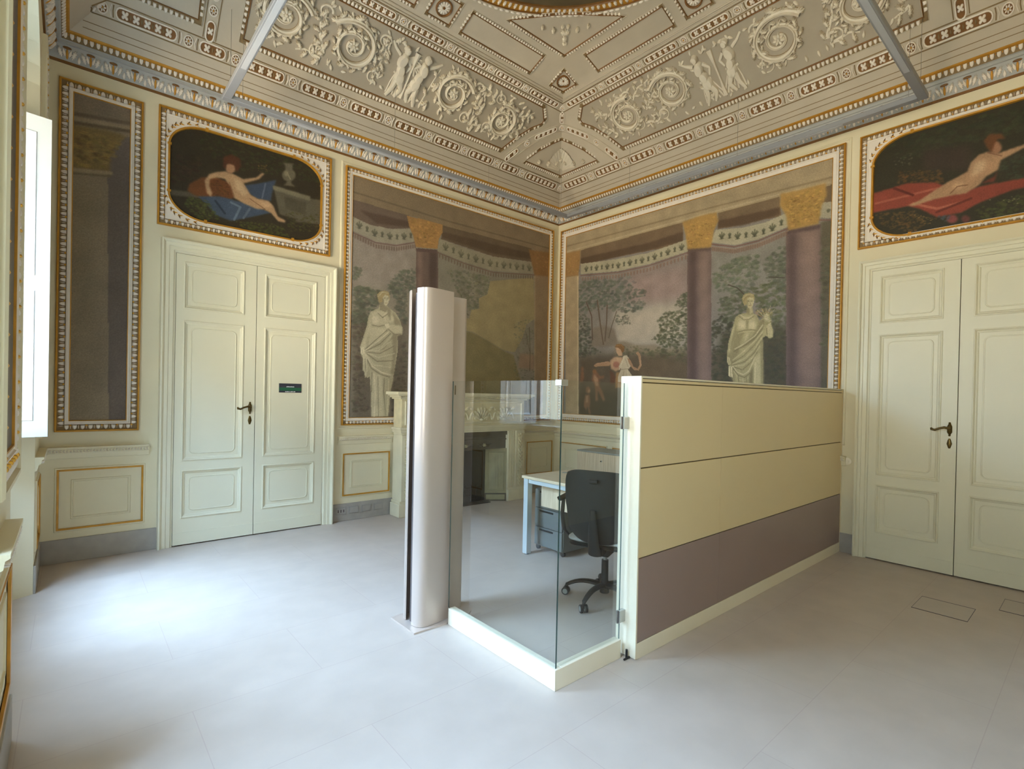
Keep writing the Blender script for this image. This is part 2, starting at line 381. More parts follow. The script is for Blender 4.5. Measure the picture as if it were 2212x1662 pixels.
# ------------------------------------------------------------------ painted pictures (numpy brushwork on a dense grid)
PAINT = {"mural_right":[["p",[[-0.136,4.01],[-3.9,3.745],[-3.959,1.1],[-0.23,0.793]],[122,116,112],0.02],
["p",[[-0.445,3.421],[-2.287,3.438],[-2.31,2.521],[-0.466,2.708]],[118,112,110],0.1],
["p",[[-1.319,3.186],[-2.293,3.184],[-2.306,2.677],[-1.41,2.741]],[140,118,116],0.12],
["p",[[-1.143,2.728],[-2.305,2.716],[-2.319,2.151],[-1.157,2.219]],[168,156,142],0.12],
["b",[[-0.443,3.516],[-1.446,3.336],[-1.505,3.028],[-0.455,3.088]],[105,105,102],60,0.06],
["p",[[-1.155,2.274],[-1.318,2.274],[-1.527,2.208],[-1.823,2.201],[-1.966,2.111],[-1.97,1.949],[-1.164,1.975]],[128,116,100],0.02],
["p",[[-1.63,2.128],[-2.299,2.113],[-2.303,1.938],[-1.735,1.894]],[140,126,100],0.05],
["p",[[-0.483,2.116],[-2.321,2.073],[-3.493,2.066],[-3.938,2.041],[-3.959,1.1],[-0.52,0.817]],[86,74,60],0.08],
["p",[[-0.499,1.572],[-2.417,1.588],[-2.433,0.974],[-0.52,0.817]],[66,58,44],0.1],
["p",[[-0.711,2.221],[-0.748,2.496],[-0.923,2.526],[-1.151,2.451],[-1.239,2.214]],[116,104,92],0.02],
["b",[[-0.465,2.756],[-0.667,2.688],[-0.756,2.219],[-0.934,2.141],[-0.485,2.045]],[68,72,60],110,0.045],
["b",[[-0.452,3.207],[-0.787,3.226],[-1.268,3.107],[-1.658,2.922],[-1.64,2.694],[-1.386,2.658],[-1.002,2.766],[-0.465,2.732]],[80,88,78],260,0.05],
["b",[[-1.145,2.639],[-1.413,2.634],[-1.443,2.502],[-1.204,2.502]],[84,88,76],40,0.03],
["s",[[-0.616,2.903],[-0.728,2.682],[-0.753,2.334]],[84,66,56],0.02],
["s",[[-0.831,2.899],[-0.894,2.552],[-0.96,2.253]],[90,72,58],0.022],
["s",[[-1.015,2.809],[-1.009,2.541],[-0.987,2.296]],[88,70,58],0.02],
["s",[[-1.185,2.701],[-1.107,2.51],[-1.056,2.336]],[80,66,54],0.012],
["b",[[-1.211,2.237],[-1.728,2.144],[-1.827,2.056],[-1.216,2.062]],[84,84,62],60,0.03],
["b",[[-1.703,2.166],[-2.32,2.132],[-2.326,1.898],[-1.732,1.998]],[76,76,54],90,0.04],
["b",[[-1.773,2.266],[-1.913,2.358],[-1.862,2.505],[-1.953,2.598],[-2.156,2.596],[-2.284,2.679],[-2.298,2.133],[-1.965,2.151]],[66,72,48],220,0.035],
["b",[[-2.11,2.68],[-2.151,2.794],[-2.302,2.833],[-2.307,2.618]],[74,80,60],60,0.03],
["p",[[-1.535,1.921],[-1.827,2.036],[-2.325,1.937],[-2.331,1.685],[-1.541,1.687]],[92,76,58],0.06],
["p",[[-2.578,3.302],[-3.462,3.41],[-3.48,2.636],[-2.592,2.755]],[124,120,114],0.06],
["b",[[-2.606,2.978],[-2.701,3.074],[-2.925,3.143],[-3.138,3.137],[-3.161,2.889],[-3.044,2.695],[-2.67,2.782]],[90,98,78],200,0.04],
["b",[[-3.192,3.023],[-3.339,3.149],[-3.452,3.177],[-3.464,2.638],[-3.282,2.766]],[88,92,76],130,0.04],
["b",[[-2.672,2.67],[-2.97,2.776],[-3.049,2.446],[-2.853,2.284],[-2.716,2.48]],[78,84,60],120,0.04],
["b",[[-3.077,2.761],[-3.315,2.795],[-3.462,2.706],[-3.475,2.151],[-3.155,2.435]],[84,90,58],160,0.04],
["p",[[-2.72,2.294],[-3.472,2.302],[-3.487,1.631],[-2.698,1.628]],[66,62,46],0.08],
["b",[[-2.676,2.521],[-2.981,2.31],[-2.85,1.665],[-2.638,1.665],[-2.601,2.398]],[56,58,42],180,0.04],
["b",[[-3.227,2.254],[-3.473,2.235],[-3.486,1.665],[-3.241,1.665]],[66,62,44],160,0.04],
["s",[[-2.803,2.837],[-2.915,2.784],[-2.99,2.702]],[64,56,44],0.012],
["s",[[-3.264,2.855],[-3.428,2.82]],[64,58,46],0.01],
["p",[[-2.899,2.445],[-2.942,2.477],[-3.029,2.481],[-3.033,2.541],[-3.09,2.534],[-3.101,2.473],[-3.138,2.451],[-3.175,2.381],[-3.221,2.413],[-3.243,2.458],[-3.284,2.442],[-3.297,2.346],[-3.325,2.261],[-3.324,2.185],[-3.284,2.18],[-3.249,2.208],[-3.215,2.187],[-3.224,1.972],[-3.227,1.662],[-2.899,1.662],[-2.877,1.762],[-2.846,1.75],[-2.831,1.813],[-2.848,1.913],[-2.809,1.939],[-2.807,2.002],[-2.823,2.164],[-2.864,2.311]],[160,149,106],0.004],
["p",[[-2.899,2.432],[-2.87,2.31],[-2.83,2.139],[-2.814,2.001],[-2.842,1.9],[-2.86,1.937],[-2.862,2.112],[-2.915,2.294]],[134,124,86],0.012],
["p",[[-2.912,2.431],[-2.89,2.309],[-2.855,2.162],[-2.839,2.013],[-2.825,2.064],[-2.841,2.188],[-2.87,2.323]],[182,170,126],0.01],
["p",[[-2.915,2.288],[-3.009,2.275],[-2.976,2.105],[-2.929,1.984],[-2.894,1.861],[-2.918,1.662],[-2.872,1.737],[-2.853,1.987],[-2.886,2.185]],[134,124,86],0.02],
["p",[[-2.931,2.429],[-3.005,2.459],[-3.127,2.422],[-3.142,2.288],[-3.008,2.299],[-2.94,2.305]],[182,170,126],0.02],
["p",[[-3.024,2.353],[-3.021,2.335],[-3.009,2.322],[-2.993,2.315],[-2.974,2.317],[-2.957,2.326],[-2.945,2.342],[-2.94,2.36],[-2.944,2.378],[-2.955,2.392],[-2.972,2.398],[-2.991,2.396],[-3.008,2.387],[-3.02,2.371]],[200,188,146],0.02],
["p",[[-3.131,2.343],[-3.128,2.327],[-3.118,2.314],[-3.104,2.308],[-3.088,2.309],[-3.073,2.318],[-3.063,2.332],[-3.058,2.35],[-3.062,2.366],[-3.071,2.379],[-3.086,2.385],[-3.102,2.384],[-3.117,2.375],[-3.127,2.36]],[200,188,146],0.02],
["p",[[-3.028,2.395],[-3.05,2.393],[-3.045,2.296],[-3.028,2.298]],[134,124,86],0.012],
["s",[[-2.94,2.455],[-2.993,2.408],[-3.055,2.405],[-3.114,2.438]],[134,124,86],0.009],
["s",[[-2.957,2.47],[-3.011,2.427],[-3.06,2.426],[-3.099,2.455]],[200,188,146],0.008],
["s",[[-2.935,2.271],[-3.009,2.287],[-3.082,2.288],[-3.142,2.276]],[112,102,68],0.008],
["s",[[-2.935,2.258],[-3.009,2.272],[-3.13,2.265]],[182,170,126],0.007],
["p",[[-3.009,2.262],[-3.118,2.266],[-3.108,2.194],[-3.001,2.079],[-2.952,2.057],[-2.974,2.179]],[160,149,106],0.01],
["p",[[-3.022,2.249],[-3.064,2.252],[-3.024,2.151],[-2.995,2.104]],[182,170,126],0.012],
["p",[[-3.175,2.369],[-3.233,2.399],[-3.223,2.305],[-3.179,2.213],[-3.109,2.146],[-2.964,2.081],[-3.012,2.14],[-3.107,2.219]],[134,124,86],0.01],
["s",[[-3.211,2.33],[-3.131,2.217],[-3.012,2.134],[-2.901,2.078]],[200,188,146],0.01],
["s",[[-3.212,2.294],[-3.132,2.193],[-3.013,2.113],[-2.889,2.048]],[112,102,68],0.008],
["s",[[-3.213,2.258],[-3.133,2.162],[-3.014,2.054],[-2.879,1.949]],[182,170,126],0.012],
["s",[[-3.208,2.223],[-3.122,2.109],[-3.003,1.993],[-2.874,1.918]],[112,102,68],0.008],
["s",[[-3.205,2.188],[-3.123,2.061],[-3.016,1.962],[-2.88,1.905]],[182,170,126],0.012],
["s",[[-3.198,2.152],[-3.124,2.024],[-3.017,1.925],[-2.881,1.893]],[112,102,68],0.008],
["s",[[-3.182,2.093],[-3.113,1.977],[-3.006,1.889],[-2.881,1.88]],[182,170,126],0.012],
["s",[[-3.159,2.035],[-3.091,1.917],[-2.995,1.834],[-2.887,1.874]],[112,102,68],0.008],
["s",[[-2.881,1.88],[-2.933,1.811],[-3.009,1.779],[-3.069,1.82],[-3.137,1.976]],[200,188,146],0.01],
["s",[[-2.881,1.862],[-2.947,1.774],[-3.022,1.748],[-3.081,1.796]],[112,102,68],0.009],
["s",[[-2.895,1.824],[-2.96,1.724],[-3.035,1.711],[-3.076,1.76]],[182,170,126],0.009],
["p",[[-3.081,1.796],[-3.121,1.88],[-3.121,1.662],[-3.072,1.662]],[112,102,68],0.012],
["p",[[-3.126,1.952],[-3.206,2.044],[-3.225,1.662],[-3.133,1.662]],[182,170,126],0.02],
["s",[[-3.139,1.903],[-3.139,1.662]],[200,188,146],0.014],
["p",[[-3.194,2.164],[-3.22,2.163],[-3.229,1.662],[-3.209,1.662]],[134,124,86],0.012],
["s",[[-2.947,1.761],[-2.962,1.662]],[112,102,68],0.009],
["s",[[-3.003,1.736],[-3.011,1.662]],[182,170,126],0.014],
["s",[[-3.044,1.748],[-3.046,1.662]],[134,124,86],0.01],
["p",[[-2.829,1.888],[-2.875,1.874],[-2.881,1.75],[-2.856,1.756],[-2.832,1.769]],[200,188,146],0.005],
["s",[[-2.853,1.875],[-2.861,1.756]],[112,102,68],0.006],
["p",[[-2.808,1.989],[-2.84,1.988],[-2.857,1.912],[-2.836,1.888],[-2.813,1.932]],[182,170,126],0.005],
["s",[[-2.828,1.963],[-2.839,1.907]],[134,124,86],0.005],
["p",[[-3.247,2.303],[-3.292,2.335],[-3.326,2.25],[-3.32,2.185],[-3.284,2.18],[-3.248,2.232]],[182,170,126],0.01],
["p",[[-3.269,2.349],[-3.296,2.405],[-3.298,2.322],[-3.276,2.301]],[200,188,146],0.006],
["s",[[-3.253,2.291],[-3.26,2.219]],[112,102,68],0.008],
["p",[[-3.03,2.544],[-3.09,2.534],[-3.099,2.461],[-3.026,2.478]],[134,124,86],0.008],
["p",[[-3.058,2.538],[-3.088,2.535],[-3.092,2.468],[-3.065,2.471]],[182,170,126],0.008],
["p",[[-3.012,2.653],[-3.024,2.579],[-3.045,2.54],[-3.07,2.53],[-3.093,2.544],[-3.103,2.587],[-3.102,2.642],[-3.073,2.672],[-3.03,2.675]],[182,170,126],0.005],
["p",[[-3.015,2.641],[-3.021,2.579],[-3.044,2.542],[-3.035,2.626]],[134,124,86],0.008],
["p",[[-2.983,2.602],[-2.97,2.659],[-2.993,2.699],[-3.047,2.71],[-3.102,2.688],[-3.117,2.64],[-3.108,2.611],[-3.095,2.645],[-3.055,2.66],[-3.027,2.639],[-3.024,2.585],[-3.002,2.569]],[158,140,92],0.004],
["s",[[-2.988,2.657],[-3.024,2.689],[-3.084,2.683]],[182,170,126],0.008],
["s",[[-2.991,2.619],[-3.012,2.666],[-3.06,2.674]],[112,102,68],0.006],
["s",[[-3.037,2.623],[-3.056,2.626]],[112,102,68],0.006],
["s",[[-3.04,2.612],[-3.055,2.611]],[84,74,48],0.006],
["s",[[-3.076,2.621],[-3.093,2.616]],[112,102,68],0.005],
["s",[[-3.078,2.607],[-3.091,2.605]],[84,74,48],0.006],
["s",[[-3.065,2.62],[-3.065,2.582]],[134,124,86],0.005],
["s",[[-3.065,2.581],[-3.075,2.577]],[112,102,68],0.005],
["s",[[-3.056,2.564],[-3.08,2.561]],[128,88,62],0.006],
["b",[[-3.125,2.494],[-3.207,2.515],[-3.288,2.5],[-3.312,2.451],[-3.256,2.409],[-3.162,2.442]],[176,140,88],60,0.012],
["b",[[-3.22,2.46],[-3.312,2.451],[-3.309,2.345],[-3.246,2.327]],[140,132,84],40,0.014],
["s",[[-3.221,2.424],[-3.148,2.504]],[200,188,146],0.004],
["s",[[-3.232,2.423],[-3.195,2.517]],[182,170,126],0.004],
["s",[[-3.244,2.422],[-3.242,2.523]],[200,188,146],0.004],
["s",[[-3.255,2.421],[-3.293,2.541]],[182,170,126],0.004],
["s",[[-3.261,2.42],[-3.334,2.489]],[200,188,146],0.004],
["s",[[-3.262,2.409],[-3.354,2.575]],[134,124,86],0.004],
["s",[[-3.209,2.414],[-3.119,2.477]],[180,130,84],0.004],
["p",[[-3.229,2.447],[-3.266,2.444],[-3.279,2.383],[-3.251,2.362],[-3.231,2.394]],[200,188,146],0.006],
["s",[[-3.238,2.429],[-3.269,2.42]],[134,124,86],0.004],
["s",[[-3.237,2.411],[-3.272,2.4]],[134,124,86],0.004],
["p",[[-0.598,1.901],[-0.595,1.885],[-0.587,1.872],[-0.575,1.865],[-0.561,1.865],[-0.548,1.873],[-0.539,1.886],[-0.536,1.903],[-0.538,1.919],[-0.547,1.932],[-0.559,1.939],[-0.573,1.939],[-0.585,1.931],[-0.594,1.918]],[120,82,58],0.006],
["p",[[-0.539,1.866],[-0.596,1.872],[-0.609,1.763],[-0.582,1.704],[-0.524,1.705]],[120,82,58],0.01],
["p",[[-0.777,1.847],[-0.831,1.874],[-0.915,1.788],[-0.996,1.801],[-0.979,1.759],[-0.899,1.746],[-0.91,1.646],[-0.967,1.562],[-1.014,1.451],[-0.979,1.422],[-0.904,1.547],[-0.876,1.575],[-0.88,1.434],[-0.835,1.425],[-0.831,1.561],[-0.809,1.675],[-0.752,1.732]],[120,82,58],0.006],
["p",[[-0.805,1.818],[-0.871,1.76],[-0.883,1.646],[-0.838,1.646],[-0.788,1.761]],[158,118,88],0.01],
["p",[[-0.841,1.86],[-0.837,1.846],[-0.828,1.836],[-0.813,1.83],[-0.797,1.83],[-0.782,1.836],[-0.771,1.848],[-0.767,1.861],[-0.77,1.875],[-0.78,1.886],[-0.795,1.891],[-0.811,1.891],[-0.826,1.885],[-0.837,1.874]],[128,84,50],0.006],
["p",[[-0.732,1.589],[-0.728,1.566],[-0.716,1.548],[-0.698,1.538],[-0.678,1.537],[-0.659,1.547],[-0.646,1.565],[-0.641,1.588],[-0.645,1.611],[-0.657,1.629],[-0.675,1.639],[-0.695,1.639],[-0.714,1.629],[-0.727,1.611]],[120,82,58],0.006],
["p",[[-0.732,1.574],[-0.73,1.562],[-0.724,1.552],[-0.715,1.546],[-0.705,1.546],[-0.696,1.551],[-0.69,1.561],[-0.687,1.574],[-0.689,1.586],[-0.695,1.596],[-0.704,1.602],[-0.714,1.602],[-0.723,1.597],[-0.73,1.587]],[158,118,88],0.006],
["p",[[-0.635,1.515],[-0.72,1.524],[-0.742,1.416],[-0.726,1.315],[-0.757,1.23],[-0.719,1.228],[-0.688,1.342],[-0.661,1.284],[-0.612,1.34],[-0.618,1.442]],[120,82,58],0.006],
["p",[[-0.655,1.501],[-0.693,1.502],[-0.696,1.4],[-0.648,1.399]],[158,118,88],0.01],
["p",[[-0.783,1.947],[-0.846,1.981],[-1.061,2.002],[-1.105,1.979],[-1.08,1.938],[-0.884,1.937],[-0.821,1.924]],[158,118,88],0.005],
["s",[[-0.828,1.971],[-1.043,1.992]],[176,138,106],0.006],
["p",[[-1.082,1.869],[-1.152,1.84],[-1.205,1.757],[-1.173,1.674],[-1.096,1.674],[-1.098,1.785]],[96,62,46],0.008],
["p",[[-1.203,1.839],[-1.403,1.835],[-1.502,1.754],[-1.473,1.647],[-1.192,1.619],[-1.19,1.702]],[150,112,70],0.012],
["p",[[-1.087,2.008],[-1.163,2.06],[-1.298,2.048],[-1.316,1.999],[-1.269,1.878],[-1.186,1.853],[-1.107,1.896]],[176,138,106],0.006],
["p",[[-1.258,1.947],[-1.252,1.927],[-1.237,1.911],[-1.214,1.903],[-1.188,1.904],[-1.165,1.913],[-1.148,1.93],[-1.142,1.95],[-1.147,1.971],[-1.163,1.986],[-1.186,1.995],[-1.212,1.994],[-1.235,1.984],[-1.251,1.967]],[150,92,76],0.014],
["p",[[-1.314,2.067],[-1.38,2.071],[-1.431,2.009],[-1.441,1.915],[-1.402,1.875],[-1.469,1.794],[-1.341,1.701],[-1.232,1.702],[-1.238,1.784],[-1.286,1.892],[-1.243,1.92],[-1.307,2.027]],[186,172,146],0.005],
["s",[[-1.331,2.046],[-1.253,1.879]],[206,194,168],0.01],
["s",[[-1.286,1.878],[-1.426,1.886]],[140,120,94],0.007],
["s",[[-1.336,1.863],[-1.307,1.715]],[146,128,104],0.008],
["s",[[-1.394,1.862],[-1.422,1.728]],[204,192,166],0.01],
["s",[[-1.357,2.025],[-1.401,1.916]],[146,130,108],0.008],
["p",[[-1.381,2.051],[-1.447,1.995],[-1.49,1.913],[-1.562,1.885],[-1.592,1.937],[-1.565,2.056],[-1.524,2.098],[-1.563,2.116],[-1.604,2.068],[-1.623,1.923],[-1.578,1.858],[-1.499,1.867],[-1.416,1.956]],[158,118,88],0.005],
["s",[[-1.604,2.055],[-1.611,1.923]],[176,138,106],0.006],
["b",[[-1.458,2.194],[-1.569,2.201],[-1.586,2.134],[-1.492,2.113]],[96,92,62],26,0.014],
["p",[[-1.176,2.19],[-1.204,2.113],[-1.239,2.07],[-1.298,2.068],[-1.304,2.135],[-1.261,2.178]],[176,138,106],0.005],
["p",[[-1.168,2.197],[-1.192,2.234],[-1.276,2.239],[-1.336,2.195],[-1.329,2.134],[-1.297,2.109],[-1.27,2.158],[-1.219,2.188]],[124,84,44],0.004],
["s",[[-1.193,2.217],[-1.277,2.225],[-1.32,2.175]],[156,112,66],0.006],
["s",[[-1.189,2.176],[-1.184,2.155]],[120,82,58],0.005],
["p",[[-0.181,3.369],[-0.454,3.337],[-0.523,0.959],[-0.252,0.94]],[160,138,106],0.004],
["s",[[-0.436,3.304],[-0.504,0.958]],[182,162,128],0.02],
["s",[[-0.182,3.345],[-0.448,3.338]],[120,98,70],0.012],
["p",[[-2.263,3.375],[-2.582,3.32],[-2.625,1.553],[-2.309,1.549]],[104,82,80],0.004],
["p",[[-2.289,3.34],[-2.384,3.321],[-2.429,1.55],[-2.324,1.549]],[78,60,60],0.03],
["p",[[-2.426,3.313],[-2.549,3.289],[-2.592,1.552],[-2.47,1.551]],[124,100,94],0.05],
["p",[[-2.263,3.375],[-2.582,3.324],[-2.583,3.282],[-2.264,3.33]],[92,72,66],0.006],
["p",[[-3.435,3.34],[-3.776,3.319],[-3.819,1.408],[-3.48,1.396]],[112,88,86],0.004],
["p",[[-3.449,3.295],[-3.536,3.276],[-3.578,1.4],[-3.493,1.397]],[86,66,66],0.03],
["p",[[-3.589,3.28],[-3.74,3.247],[-3.781,1.407],[-3.647,1.402]],[134,106,98],0.06],
["p",[[-3.435,3.332],[-3.776,3.315],[-3.777,3.273],[-3.441,3.284]],[84,64,64],0.006],
["p",[[-3.773,3.335],[-3.909,3.35],[-3.952,1.413],[-3.816,1.408]],[88,80,62],0.006],
["b",[[-3.776,3.174],[-3.913,3.176],[-3.938,2.041],[-3.801,2.049]],[80,80,58],80,0.04],
["p",[[-0.055,4.47],[-3.962,4.069],[-3.972,3.63],[-3.903,3.619],[-3.359,3.714],[-2.657,3.714],[-2.193,3.717],[-0.484,3.702],[-0.145,3.704]],[156,136,104],0.004],
["s",[[-0.175,3.82],[-2.566,3.802],[-3.9,3.769]],[132,112,82],0.02],
["s",[[-0.177,3.734],[-2.193,3.743],[-3.358,3.74],[-3.901,3.722]],[170,150,118],0.02],
["p",[[-0.484,3.702],[-2.193,3.717],[-2.201,3.436],[-0.49,3.496]],[106,84,62],0.004],
["p",[[-2.657,3.714],[-3.359,3.714],[-3.38,3.497],[-2.661,3.518]],[110,88,64],0.004],
["p",[[-3.809,3.693],[-3.901,3.698],[-3.906,3.461],[-3.763,3.514]],[104,84,60],0.004],
["p",[[-0.488,3.579],[-1.691,3.563],[-2.197,3.594],[-2.2,3.476],[-1.442,3.465],[-0.491,3.472]],[82,62,46],0.012],
["p",[[-2.659,3.62],[-3.362,3.595],[-3.363,3.518],[-2.953,3.496],[-2.661,3.536]],[84,62,44],0.012],
["p",[[-0.49,3.496],[-1.178,3.439],[-1.694,3.427],[-2.264,3.486],[-2.268,3.333],[-1.698,3.274],[-1.183,3.269],[-0.495,3.337]],[156,148,124],0.004],
["p",[[-2.632,3.519],[-2.953,3.469],[-3.216,3.469],[-3.452,3.521],[-3.455,3.369],[-3.134,3.296],[-2.866,3.29],[-2.576,3.381]],[160,152,128],0.004],
["p",[[-3.762,3.538],[-3.905,3.516],[-3.909,3.342],[-3.751,3.389]],[158,150,128],0.004],
["s",[[-0.495,3.318],[-1.183,3.251],[-1.699,3.253],[-2.268,3.317]],[112,78,74],0.014],
["s",[[-0.497,3.283],[-1.184,3.216],[-1.7,3.22],[-2.269,3.29]],[140,118,108],0.01],
["s",[[-2.577,3.359],[-2.867,3.268],[-3.135,3.278],[-3.456,3.347]],[110,76,72],0.016],
["s",[[-2.578,3.33],[-2.867,3.24],[-3.135,3.25],[-3.456,3.321]],[146,124,112],0.01],
["s",[[-3.752,3.364],[-3.909,3.326]],[112,78,74],0.016],
["f",[[-0.513,3.264],[-1.185,3.196],[-1.7,3.203],[-2.27,3.27]],[120,88,76],34],
["f",[[-2.588,3.304],[-2.868,3.217],[-3.136,3.229],[-3.449,3.302]],[120,88,76],34],
["m",[[-0.555,3.407],[-1.181,3.351],[-1.696,3.35],[-2.234,3.41]],[70,72,56],17],
["m",[[-2.663,3.443],[-2.956,3.379],[-3.218,3.373],[-3.43,3.443]],[68,72,54],8],
["m",[[-3.822,3.443],[-3.893,3.429]],[90,90,72],2],
["p",[[-0.171,3.711],[-0.484,3.709],[-0.474,3.511],[-0.448,3.326],[-0.189,3.349]],[150,108,58],0.008],
["b",[[-0.205,3.68],[-0.454,3.68],[-0.447,3.35],[-0.214,3.376]],[158,116,60],30,0.03],
["p",[[-2.183,3.716],[-2.426,3.738],[-2.637,3.728],[-2.665,3.619],[-2.612,3.519],[-2.578,3.321],[-2.267,3.36],[-2.237,3.546]],[166,124,58],0.006],
["b",[[-2.227,3.666],[-2.628,3.684],[-2.577,3.34],[-2.277,3.382]],[178,134,60],70,0.025],
["b",[[-2.239,3.644],[-2.59,3.618],[-2.557,3.363],[-2.287,3.418]],[140,98,46],30,0.02],
["p",[[-3.362,3.742],[-3.579,3.727],[-3.809,3.725],[-3.819,3.595],[-3.777,3.51],[-3.752,3.327],[-3.456,3.327],[-3.432,3.484],[-3.361,3.62]],[166,124,56],0.006],
["b",[[-3.392,3.697],[-3.788,3.683],[-3.752,3.356],[-3.463,3.359]],[180,136,58],110,0.028],
["b",[[-3.408,3.675],[-3.76,3.643],[-3.737,3.376],[-3.478,3.389]],[138,98,44],46,0.022]],"mural_left":[["p",[[-3.457,3.887],[-0.175,3.847],[-0.09,1.013],[-3.403,1.094]],[122,114,100],0.02],
["p",[[-3.394,3.338],[-2.558,3.395],[-2.546,2.831],[-3.382,2.705]],[134,122,112],0.08],
["p",[[-2.235,3.331],[-0.471,3.323],[-0.462,3.015],[-2.225,2.88]],[118,112,98],0.06],
["p",[[-3.375,2.337],[-2.68,2.414],[-2.651,1.076],[-3.351,1.093]],[92,82,70],0.08],
["b",[[-3.378,2.94],[-3.281,2.94],[-3.279,2.856],[-3.374,2.773]],[92,96,80],40,0.03],
["b",[[-3.373,2.723],[-3.222,2.729],[-3.019,2.707],[-3.072,2.544],[-3.177,2.29],[-3.365,2.271]],[84,86,70],200,0.045],
["b",[[-2.944,2.771],[-2.793,2.99],[-2.551,3.068],[-2.546,2.831],[-2.687,2.702],[-2.923,2.686]],[88,92,78],140,0.04],
["b",[[-2.886,2.762],[-2.689,2.81],[-2.679,2.342],[-2.8,2.401]],[86,88,76],90,0.04],
["b",[[-3.365,2.271],[-3.196,2.322],[-3.279,1.94],[-3.157,1.261],[-3.345,1.262]],[82,72,60],140,0.04],
["b",[[-2.869,1.968],[-2.675,2.162],[-2.655,1.257],[-2.854,1.259]],[80,74,62],110,0.04],
["p",[[-3.155,2.444],[-3.054,2.5],[-3.036,2.554],[-2.96,2.555],[-2.897,2.51],[-2.821,2.466],[-2.77,2.391],[-2.727,2.287],[-2.726,2.215],[-2.795,2.19],[-2.788,2.011],[-2.835,1.721],[-2.876,1.505],[-2.902,1.202],[-3.121,1.205],[-3.126,1.466],[-3.149,1.673],[-3.185,1.655],[-3.215,1.74],[-3.235,1.876],[-3.267,1.943],[-3.275,2.028],[-3.241,2.133],[-3.198,2.275],[-3.182,2.38]],[154,145,116],0.004],
["p",[[-3.155,2.426],[-3.18,2.277],[-3.231,2.117],[-3.262,2.012],[-3.246,1.927],[-3.21,1.981],[-3.195,2.12],[-3.134,2.281]],[172,163,132],0.008],
["p",[[-2.87,2.469],[-2.769,2.373],[-2.726,2.233],[-2.795,2.19],[-2.802,2.01],[-2.835,1.721],[-2.874,1.72],[-2.851,2.007],[-2.874,2.183],[-2.838,2.312]],[128,119,95],0.014],
["p",[[-3.137,2.437],[-3.034,2.476],[-2.938,2.461],[-2.926,2.321],[-3.05,2.29],[-3.134,2.299]],[172,163,132],0.014],
["p",[[-3.043,2.361],[-3.047,2.339],[-3.06,2.321],[-3.077,2.309],[-3.097,2.307],[-3.116,2.315],[-3.128,2.33],[-3.133,2.351],[-3.129,2.372],[-3.117,2.391],[-3.099,2.402],[-3.079,2.404],[-3.061,2.397],[-3.048,2.382]],[190,180,150],0.016],
["p",[[-2.847,2.391],[-2.851,2.371],[-2.864,2.353],[-2.883,2.342],[-2.904,2.34],[-2.922,2.347],[-2.936,2.362],[-2.941,2.381],[-2.936,2.401],[-2.924,2.419],[-2.905,2.43],[-2.885,2.432],[-2.866,2.426],[-2.852,2.411]],[172,163,132],0.016],
["s",[[-3.056,2.438],[-2.998,2.392],[-2.928,2.448]],[104,96,76],0.008],
["s",[[-3.068,2.459],[-3.005,2.414],[-2.923,2.47]],[190,180,150],0.007],
["p",[[-2.991,2.391],[-2.991,2.388],[-2.994,2.385],[-2.997,2.384],[-3.0,2.383],[-3.003,2.384],[-3.005,2.387],[-3.006,2.39],[-3.005,2.393],[-3.003,2.395],[-3.0,2.397],[-2.997,2.397],[-2.994,2.396],[-2.992,2.394]],[104,96,76],0.004],
["s",[[-3.134,2.29],[-3.049,2.281],[-2.926,2.321]],[104,96,76],0.007],
["p",[[-2.935,2.32],[-2.758,2.32],[-2.727,2.287],[-2.736,2.223],[-2.835,2.208],[-2.934,2.267]],[172,163,132],0.008],
["s",[[-2.925,2.264],[-2.835,2.205],[-2.746,2.217]],[104,96,76],0.008],
["p",[[-2.97,2.319],[-2.916,2.33],[-2.906,2.278],[-2.95,2.265]],[190,180,150],0.006],
["s",[[-2.959,2.352],[-2.976,2.404]],[190,180,150],0.006],
["p",[[-3.161,2.261],[-2.935,2.275],[-3.008,2.136],[-3.174,2.018]],[172,163,132],0.016],
["s",[[-2.934,2.249],[-3.065,2.131],[-3.211,1.998]],[104,96,76],0.008],
["s",[[-2.914,2.229],[-3.046,2.107],[-3.207,1.986]],[190,180,150],0.01],
["s",[[-2.89,2.21],[-3.026,2.073],[-3.201,1.978]],[104,96,76],0.008],
["s",[[-2.865,2.198],[-3.006,2.04],[-3.201,1.968]],[172,163,132],0.01],
["s",[[-2.845,2.186],[-2.977,2.015],[-3.192,1.962]],[128,119,95],0.008],
["s",[[-3.192,1.974],[-3.043,1.993],[-2.892,2.111]],[172,163,132],0.01],
["s",[[-3.192,1.962],[-3.024,1.959],[-2.842,2.061]],[104,96,76],0.008],
["s",[[-3.191,1.955],[-3.042,1.909],[-2.83,1.972]],[172,163,132],0.012],
["s",[[-3.201,1.951],[-3.06,1.861],[-2.848,1.882]],[104,96,76],0.009],
["s",[[-3.206,1.947],[-3.096,1.815],[-2.886,1.799]],[172,163,132],0.012],
["s",[[-3.209,1.938],[-3.114,1.797],[-3.0,1.732],[-2.874,1.705]],[190,180,150],0.01],
["s",[[-3.213,1.921],[-3.133,1.778],[-3.019,1.71],[-2.893,1.68]],[104,96,76],0.01],
["p",[[-3.237,1.945],[-3.191,1.913],[-3.178,1.741],[-3.204,1.654],[-3.224,1.739],[-3.242,1.739]],[172,163,132],0.006],
["s",[[-3.212,1.878],[-3.202,1.74]],[104,96,76],0.006],
["p",[[-3.272,2.011],[-3.233,2.014],[-3.217,1.946],[-3.246,1.927],[-3.268,1.951]],[190,180,150],0.005],
["s",[[-3.247,1.987],[-3.238,1.936]],[128,119,95],0.005],
["p",[[-3.141,1.743],[-2.999,1.693],[-2.96,1.203],[-3.121,1.205],[-3.126,1.466]],[172,163,132],0.016],
